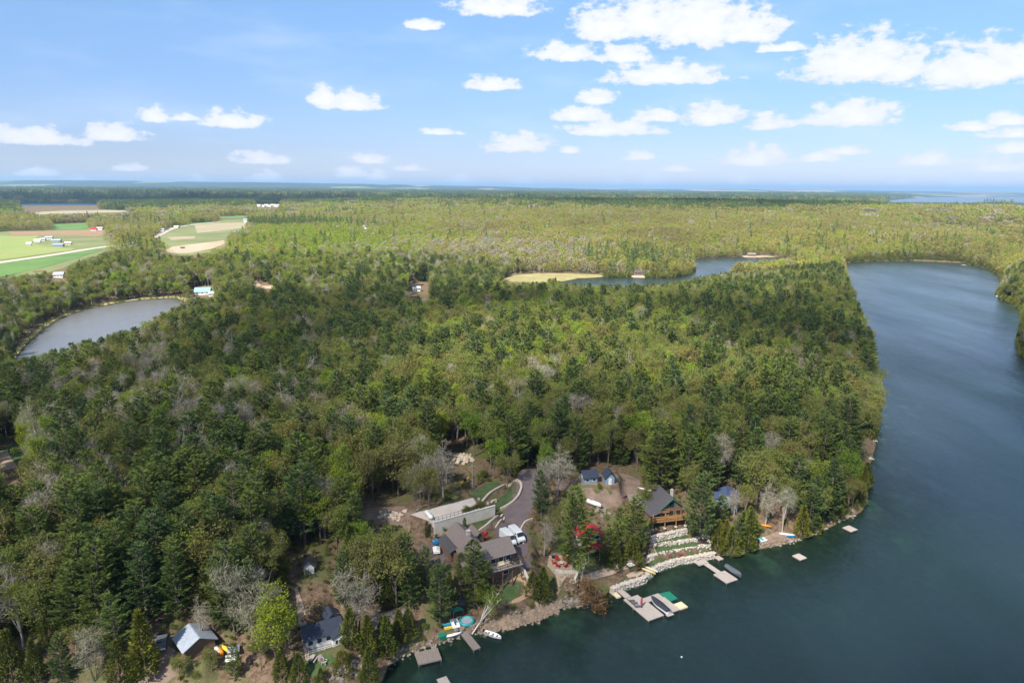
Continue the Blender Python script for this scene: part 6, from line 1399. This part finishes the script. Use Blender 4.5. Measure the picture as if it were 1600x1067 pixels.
# boats and toys on the left shore
P = atz(770, 994, 0); small_boat('rowing_boat', (P[0], P[1], -0.02), R_(-28), 4.2, 1.5, 0.6, M_HULL, 'white rowing boat floating beside the boulder bank', 'boat', seats=3, motor=True)
def gp(px, py, dz=0.05): P = at(px, py); return (P[0], P[1], P[2]+dz)
small_boat('canoe', gp(706,994), R_(22), 4.4, 0.85, 0.4, M_HULL, 'white canoe lying on the bank between the left docks', 'canoe', M_HULL, 0.12, tail=True)
e = empty('boat_trailer', gp(711,976), R_(108), 'white trailer-like raft above the narrow left dock', 'trailer'); MB().box(-1.5,1.5,-0.85,0.85,0.25,0.5).build('deck', M_HULL, e); MB().box(-0.9,0.2,-0.12,0.12,0.5,0.62).build('keel_block', M_BLACK, e)
for s in (-1, 1): MB().tube([(-1.45,s*0.62,0.16),(1.45,s*0.62,0.16)], 0.16, 8).build('pontoon', M_STEEL, e)
e = empty('water_trampoline', gp(729,972), R_(28), 'teal inflatable platform with pale deck beside the narrow dock', 'inflatable'); MB().tube([(1.5*math.cos(6.283*i/12), 1.5*math.sin(6.283*i/12), 0.3) for i in range(13)], 0.32, 8, cap=False).build('tube', M_TEAL, e, smooth=True); MB().tube([(0,0,0.36),(0,0,0.44)], 1.25, 14).build('deck', M_TINRF, e)
e = empty('inflatable_tube', gp(700,981), R_(20), 'blue and yellow towable tube on the bank', 'inflatable'); MB().box(-0.9,0.9,0.0,0.7,0,0.45).build('seat', M_BLUET, e); MB().box(-0.9,0.9,-0.5,-0.01,0,0.4).build('front', M_YEL, e); MB().tube([(-0.9,0.85,0.35),(0.9,0.85,0.35)], 0.28, 8).build('backrest', M_TEAL, e)
e = empty('storage_box', gp(691,997), R_(28), 'dark green storage box beside the white canoe', 'box'); MB().box(-0.7,0.7,-0.6,0.6,0,0.75).build('body', M_GREENM, e); MB().slab([(-0.75,-0.65,0.86),(0.75,-0.65,0.86),(0.75,0.65,0.92),(-0.75,0.65,0.92)], 0.1).build('lid', M_GREENM, e)
e = empty('canopy_tent', gp(714,962), R_(28), 'dark green canopy below the hip-roofed pavilion', 'canopy'); m_ = MB(); m_.add([(-1.3,-0.9,1.7),(1.3,-0.9,1.7),(1.3,0.9,1.7),(-1.3,0.9,1.7),(-0.6,0,2.2),(0.6,0,2.2)], [(0,1,5,4),(1,2,5),(2,3,4,5),(3,0,4)]); m_.build('roof', M_GREENM, e)
for sx in (-1.2, 1.2):
    for sy in (-0.8, 0.8): MB().bar((sx,sy,-0.4),(sx,sy,1.72),0.06).build('leg', M_STEEL, e)
for px, py, lab in ((684,966,'dark chair nearest the pale trunk on the left bank'),(690,968,'dark chair on the left bank beside the green canopy')):
    e = put_chair(*gp(px, py), 2.2, lab, 'dark chairs on the left bank', 1.3)
    for ch in e.children: ch.material_slots[0].link = 'OBJECT'; ch.material_slots[0].material = M_BLACK
# beach toys on the right
small_boat('kayak', gp(1194,822), R_(-25), 3.6, 0.75, 0.35, M_ORANGE, 'orange kayak lying in the trees above the small beach', 'kayak', M_ORANGE, 0.15, tail=True)
small_boat('canoe', gp(1228,836), R_(-18), 4.6, 0.85, 0.4, M_HULL, 'long white canoe on the right side of the small beach', 'canoe', M_HULL, 0.12, tail=True)
small_boat('kayak', gp(1236,839), R_(0), 2.6, 0.8, 0.35, M_BLUET, 'short blue kayak touching the white canoe on the beach', 'kayak', M_BLUET, 0.15, tail=True)
e = empty('pedal_boat', gp(1191,845), R_(15), 'white pedal boat with teal seats at the left end of the small beach', 'boat')
for s in (-1, 1): vs, fs, top = loft(2.6, 0.55, 0.45); MB().add([(a, b+s*0.55, c) for a, b, c in vs], fs).build('float', M_HULL, e, smooth=True)
MB().box(-1.0,0.9,-0.8,0.8,0.42,0.55).build('deck', M_HULL, e)
for s in (-0.4, 0.4): MB().box(-0.6,0.0,s-0.32,s+0.32,0.55,0.85).build('seat', M_TEAL, e)
small_boat('canoe', atz(1012, 893, 1.66) + np.array([0, 0, 0.05]), R_(-40), 4.4, 0.8, 0.4, M_YEL, 'yellow canoe lying on the grass beside the sand oval', 'canoe', M_FLOAT, 0.1, tail=True)
small_boat('canoe', atz(1016, 890, 1.66) + np.array([0, 0, 0.05]), R_(-40), 4.2, 0.8, 0.4, M_HULL, 'cream canoe beside the yellow canoe at the sea wall', 'canoe', M_FLOAT, 0.1, tail=True)
e = empty('garden_swing', tuple(atz(985, 891, 1.66)), R_(28), 'white canopy swing on the grass beside the sand oval', 'swing'); MB().slab([(-0.9,-0.6,1.55),(0.9,-0.6,1.55),(0.9,0.6,1.75),(-0.9,0.6,1.75)], 0.08).build('canopy', M_HULL, e); MB().box(-0.75,0.75,-0.3,0.3,0.4,0.5).build('seat', M_DARKDECK, e)
for s in (-0.85, 0.85): m_ = MB(); m_.bar((s,-0.7,0),(s,0,1.6),0.07); m_.bar((s,0.7,0),(s,0,1.6),0.07); m_.build('side_frame', M_STEEL, e)
# ------------------------------------------------------------------ yard at lower left
e = empty('pickup_truck', gp(254,1006,0.0), R_(200), 'dark pickup truck parked under the trees at lower left', 'truck')
prof = [(-2.5,0.45),(-2.5,1.05),(-0.7,1.1),(-0.6,1.75),(0.7,1.78),(1.3,1.15),(2.4,1.02),(2.55,0.5)]; m_ = MB(); n = len(prof)
m_.add([(s*0.92, y, z) for s in (-1, 1) for y, z in prof], [tuple(range(n)), tuple(range(2*n-1, n-1, -1))] + [((i+1)%n, i, n+i, n+(i+1)%n) for i in range(n)]); m_.build('body', M_GREYCOV, e)
MB().slab([(-0.78,0.76,1.75),(0.78,0.76,1.75),(0.82,1.27,1.2),(-0.82,1.27,1.2)], 0.02).build('windscreen', M_GLASS, e).location = (0, 0.02, 0.02)
MB().box(-0.85,0.85,2.52,2.6,0.45,0.75).build('bumper', M_WHITE, e); MB().box(-0.8,0.8,-2.4,-0.8,1.1,1.13).build('bed_cover', M_BLACK, e)
for s in (-1, 1):
    for y in (-1.6, 1.6): MB().tube([(s*0.72,y,0.36),(s*0.95,y,0.36)], 0.36, 12).build('wheel', M_TYRE, e)
e = empty('tank_trailer', gp(325,1002,0.0), R_(-35), 'flat trailer with a white drum behind the metal-roofed shed', 'trailer'); MB().box(-1.6,1.6,-0.7,0.7,0.5,0.62).build('bed', M_STEEL, e); MB().tube([(-1.0,0,1.05),(0.1,0,1.05)], 0.42, 12).build('drum', M_WHITE, e); m_ = MB(); m_.bar((1.6,0,0.55),(3.6,0,0.5),0.1); m_.build('drawbar', M_STEEL, e); MB().box(0.4,1.3,-0.5,0.5,0.62,1.1).build('crate', M_DARKDECK, e)
for s in (-0.85, 0.85): MB().tube([(-0.2,s-0.1,0.33),(-0.2,s+0.1,0.33)], 0.33, 12).build('wheel', M_TYRE, e)
small_boat('kayak', gp(344,1019), R_(-48), 3.6, 1.0, 0.42, M_ORANGE, 'orange kayak with white edge beside the metal-roofed shed', 'kayak', M_ORANGE, 0.3, tail=True)
small_boat('kayak', gp(352,1014), R_(-48), 3.2, 0.95, 0.42, M_YEL, 'yellow kayak lying right of the orange one', 'kayak', M_YEL, 0.3, tail=True)
small_boat('kayak', gp(339,1016), R_(-48), 3.2, 0.7, 0.35, M_RED, 'red kayak left of the orange one', 'kayak', M_HULL, 0.2, tail=True)
for px, py, m2, lab in ((366,1024,M_TINRF,'grey canopy nearer the kayaks in the lower left yard'),(362,1038,M_WHITE,'pale canopy half hidden by the young pine')):
    e = empty('canopy_tent', gp(px, py, 0), R_(20), lab, 'canopy'); m_ = MB(); m_.add([(-1.1,-1.1,1.6),(1.1,-1.1,1.6),(1.1,1.1,1.6),(-1.1,1.1,1.6),(0,0,2.1)], [(0,1,4),(1,2,4),(2,3,4),(3,0,4)]); m_.build('roof', m2, e)
    for sx in (-1, 1):
        for sy in (-1, 1): MB().bar((sx,sy,-0.3),(sx,sy,1.62),0.06).build('leg', M_STEEL, e)
e = empty('picnic_table', gp(488,1032,0.06), R_(80), 'wooden picnic table in front of the navy-roofed cabin', 'table'); MB().box(-0.9,0.9,-0.38,0.38,0.7,0.76).build('tabletop', M_DECK, e)
for s in (-1, 1): MB().box(-0.9,0.9,min(s*0.6,s*0.85),max(s*0.6,s*0.85),0.4,0.45).build('bench', M_DECK, e); m_ = MB(); m_.bar((s*0.65,-0.75,0),(s*0.65,-0.2,0.7),0.08); m_.bar((s*0.65,0.75,0),(s*0.65,0.2,0.7),0.08); m_.build('leg_frame', M_DARKDECK, e)
for px, py, f, lab in ((502,1034,0.6,'pale lawn chair beside the picnic table'),(507,1037,1.4,'second pale lawn chair right of the picnic table')):
    e = put_chair(*gp(px, py, 0.06), f, lab, 'pale lawn chairs at the navy-roofed cabin', 1.2)
    for ch in e.children: ch.material_slots[0].link = 'OBJECT'; ch.material_slots[0].material = M_DECK
# boats and clutter in the clearing by the sheds
e = small_boat('boat', gp(928,790,0.3), R_(-40), 4.6, 1.7, 0.7, M_HULL, 'white boat under a pale cover on the dirt below the sheds', 'boat', M_WHITE, 0.4, True)
rocks('lumber_heap', onground([(930,796),(945,802)]), 30, 0.4, M_DARKDECK, 'heap of grey building material beside the covered boat', 'heap', spread=0.8)
P = at(1006, 766); small_boat('canoe', (P[0], P[1], P[2]+0.1), R_(-35), 4.4, 0.9, 0.4, M_HULL, 'white canoe lying behind the rear wing of the log cottage', 'canoe', M_HULL, 0.1, tail=True)
m_ = MB(); m_.lump((0,0,0), 0.2, 10, 6, 0.0); P = atz(1065, 1026, 0.1); o = m_.build('buoy', M_WHITE, loc=(P[0], P[1], 0.12)); tag(o, 'tiny white buoy on the open water', 'buoy')
# ------------------------------------------------------------------ farms and houses far off
def far_house(px, py, rot, w, d, ze, zr, wm, rm, label, cat='house', windows=3):
    if px < 420 and py < 400: w, d, ze, zr = w*0.42, d*0.5, ze*0.55, zr*0.55
    return cottage('farm_building' if cat in ('barn', 'shed') else 'house', px, py, rot, w, d, ze, zr, wm, rm, label, windows=windows, cat=cat, ov=0.6, z0=-2)
far_house(316, 461, 12, 12, 9, 3, 6, M_WHITE, M_TEALRF, 'white house with pale teal roof at the end of the pond'); far_house(331, 463, 12, 5, 5, 2.4, 4, M_WHITE, M_TINRF, 'small white outbuilding right of the teal-roofed house', 'shed', 2)
far_house(91, 434, 10, 8, 6, 3, 5, M_WHITE, M_TINRF, 'white house alone among the trees beyond the pond')
for px, py, w, d, m1, m2, lab, ct in ((58,379,18,10,M_WHITE,M_WHITE,'leftmost white farm shed by the hay field','shed'),(66,377,16,10,M_WHITE,M_TINRF,'second white farm shed from the left','shed'),(76,374,22,12,M_WHITE,M_TINRF,'white barn behind the farm sheds','barn'),(87,379,26,16,M_TINRF,M_TINRF,'large grey-blue metal barn on the farm','barn'),(90,386,28,16,M_TINRF,M_BLUEW,'blue-grey barn nearest the country road','barn'),(106,383,18,10,M_FLOAT,M_STONE,'small tan farm building right of the barns','shed'),(45,384,12,8,M_WHITE,M_WHITE,'low white trailer at the left edge of the farm','shed')):
    far_house(px, py, 15, w, d, 5, 8, m1, m2, lab, ct)
far_house(146, 361, 10, 22, 14, 6, 10, M_WHITE, M_REDRF, 'white farmhouse at the end of the ploughed field'); far_house(155, 360, 10, 24, 14, 7, 10, M_WHITE, M_STONE, 'long pale barn beside the white farmhouse', 'barn')
far_house(253, 362, 0, 14, 12, 7, 10, M_WHITE, M_TINRF, 'white house where the country road turns'); far_house(275, 357, 0, 20, 14, 6, 9, M_FLOAT, M_STONE, 'tan house beside the upper country road')
far_house(387, 350, 5, 30, 16, 7, 10, M_WHITE, M_WHITE, 'long white building at the end of the stubble field', 'barn'); far_house(383, 346, 5, 18, 14, 7, 10, M_WHITE, M_TINRF, 'white house behind the long white building')
far_house(570, 358, 0, 11, 8, 4, 6.5, M_WHITE, M_TINRF, 'single white house in the middle of the far woods'); far_house(334, 337, 5, 20, 14, 7, 12, M_WHITE, M_WHITE, 'white farmhouse beside the far pasture')
far_house(285, 389, 10, 10, 5, 3, 4.5, M_BROWNW, M_DARKSH, 'dark machine shed in the sand pit', 'shed', 2); far_house(651, 455, 15, 6, 5, 2.5, 4, M_WHITE, M_TINRF, 'small white house at the back edge of the dark wood')
VH = [(404,323.0),(411,323.4),(416,322.4),(421,323.2),(427,322.8),(432,323.5),(437,322.6),(441,323.2)]
v0 = far_house(VH[0][0], VH[0][1], 0, 26, 16, 8, 13, M_WHITE, M_STONE, 'pale house in the distant village', windows=2); v0['group'] = 'village houses'
for px, py in VH[1:]:
    P = at(px, py); v = copy_tree(v0); v.location = tuple(P); v.rotation_euler = (0, 0, rnd.uniform(-0.6, 0.6)); s = rnd.uniform(0.7, 1.2); v.scale = (s*1.2, s, s)
P = atz(1561, 464, 0); small_boat('motorboat', (P[0], P[1], 0.0), R_(10), 6.5, 2.2, 0.9, M_HULL, 'small white motorboat off the far right bank', 'boat', seats=2)
P = at(989, 433); far_house(1000, 431, 5, 11, 8, 3.5, 6, M_BROWNW, M_DARKSH, 'brown cottage by the bare rock on the point in the bay', windows=2)
far_house(1175, 401, 0, 11, 8, 3, 5, M_BROWNW, M_SHING, 'cottage behind the bare beach across the bay', windows=2)

# ------------------------------------------------------------------ the cloud overhead whose shade lies on the near wood
M_CLOUD = mat('cloud', (0.85, 0.86, 0.88), (0.8, 0.81, 0.84), rough=1.0, scale=0.004, transl=0.4)
nt = M_CLOUD.node_tree; tr = nt.nodes.new('ShaderNodeBsdfTransparent'); ms = nt.nodes.new('ShaderNodeMixShader'); ms.inputs[0].default_value = 0.922      # thin vapour: some sun filters through
mo = next(n for n in nt.nodes if n.type == 'OUTPUT_MATERIAL'); lk = mo.inputs[0].links[0].from_socket; nt.links.new(lk, ms.inputs[1]); nt.links.new(tr.outputs[0], ms.inputs[2]); nt.links.new(ms.outputs[0], mo.inputs[0])
CLOUD_Z = 1500.0
def cloud(label_xy, lumps=3, name='cloud'):
    """billowing cumulus with a flat base; label_xy lists (ground x, ground y, radius) of the shade its parts throw"""
    m_ = MB(); sh = TO_SUN[:2]/TO_SUN[2]*(CLOUD_Z)
    for x, y, r in label_xy:
        k = lumps
        for i in range(k):
            a = rnd.uniform(0, 6.283); q = r*math.sqrt(rnd.random())*0.85; rr = r*rnd.uniform(0.55, 0.95)
            m_.lump((x + sh[0] + q*math.cos(a), y + sh[1] + q*math.sin(a), CLOUD_Z + rr*0.4), rr, 12, 8, 0.1, (1, 1, 0.7))
    o = m_.build(name, M_CLOUD, smooth=True); tag(o, kind='structure'); return o
SHADE = []
for gx in np.arange(-480, 330, 52.0):
    for gy in np.arange(-120, 560, 52.0):
        x = gx + rnd.uniform(-15, 15); y = gy + rnd.uniform(-15, 15)
        if ((x - 38)/92)**2 + ((y - 325)/88)**2 < 1 or y > (500 if x > -160 else 360) or (x > 120 and y > 560 - 0.2*x): continue
        SHADE.append((x, y, 46))
cloud(SHADE)
def shade_field(x0, x1, y0, y1, sp, r):
    cx, cy_, rx, ry = (x0+x1)/2, (y0+y1)/2, (x1-x0)/2, (y1-y0)/2
    return [(x + rnd.uniform(-.3, .3)*sp, y + rnd.uniform(-.3, .3)*sp, r) for x in np.arange(x0, x1, sp) for y in np.arange(y0, y1, sp) if ((x-cx)/rx)**2 + ((y-cy_)/ry)**2 < 1.05]
cloud(shade_field(60, 1250, 1950, 2700, 120, 105), 6)          # the dark strip of wood below the horizon on the right
cloud(shade_field(-3000, 500, 3000, 4600, 230, 210), 6)         # the dark belt beyond the farms
# ------------------------------------------------------------------ air
def haze():
    mt = bpy.data.materials.new('haze'); mt.use_nodes = True; nt = mt.node_tree; N = nt.nodes; N.clear()
    out = N.new('ShaderNodeOutputMaterial'); pv = N.new('ShaderNodeVolumePrincipled'); pv.inputs['Color'].default_value = (0.34, 0.56, 0.84, 1); pv.inputs['Density'].default_value = HAZE_D; pv.inputs['Anisotropy'].default_value = 0.1
    nt.links.new(pv.outputs[0], out.inputs['Volume'])
    m_ = MB(); m_.box(-60000, 60000, -60000, 60000, -12, 330); o = m_.build('haze', mt); tag(o, kind='stuff')
HAZE_D = 5.5e-5
haze()
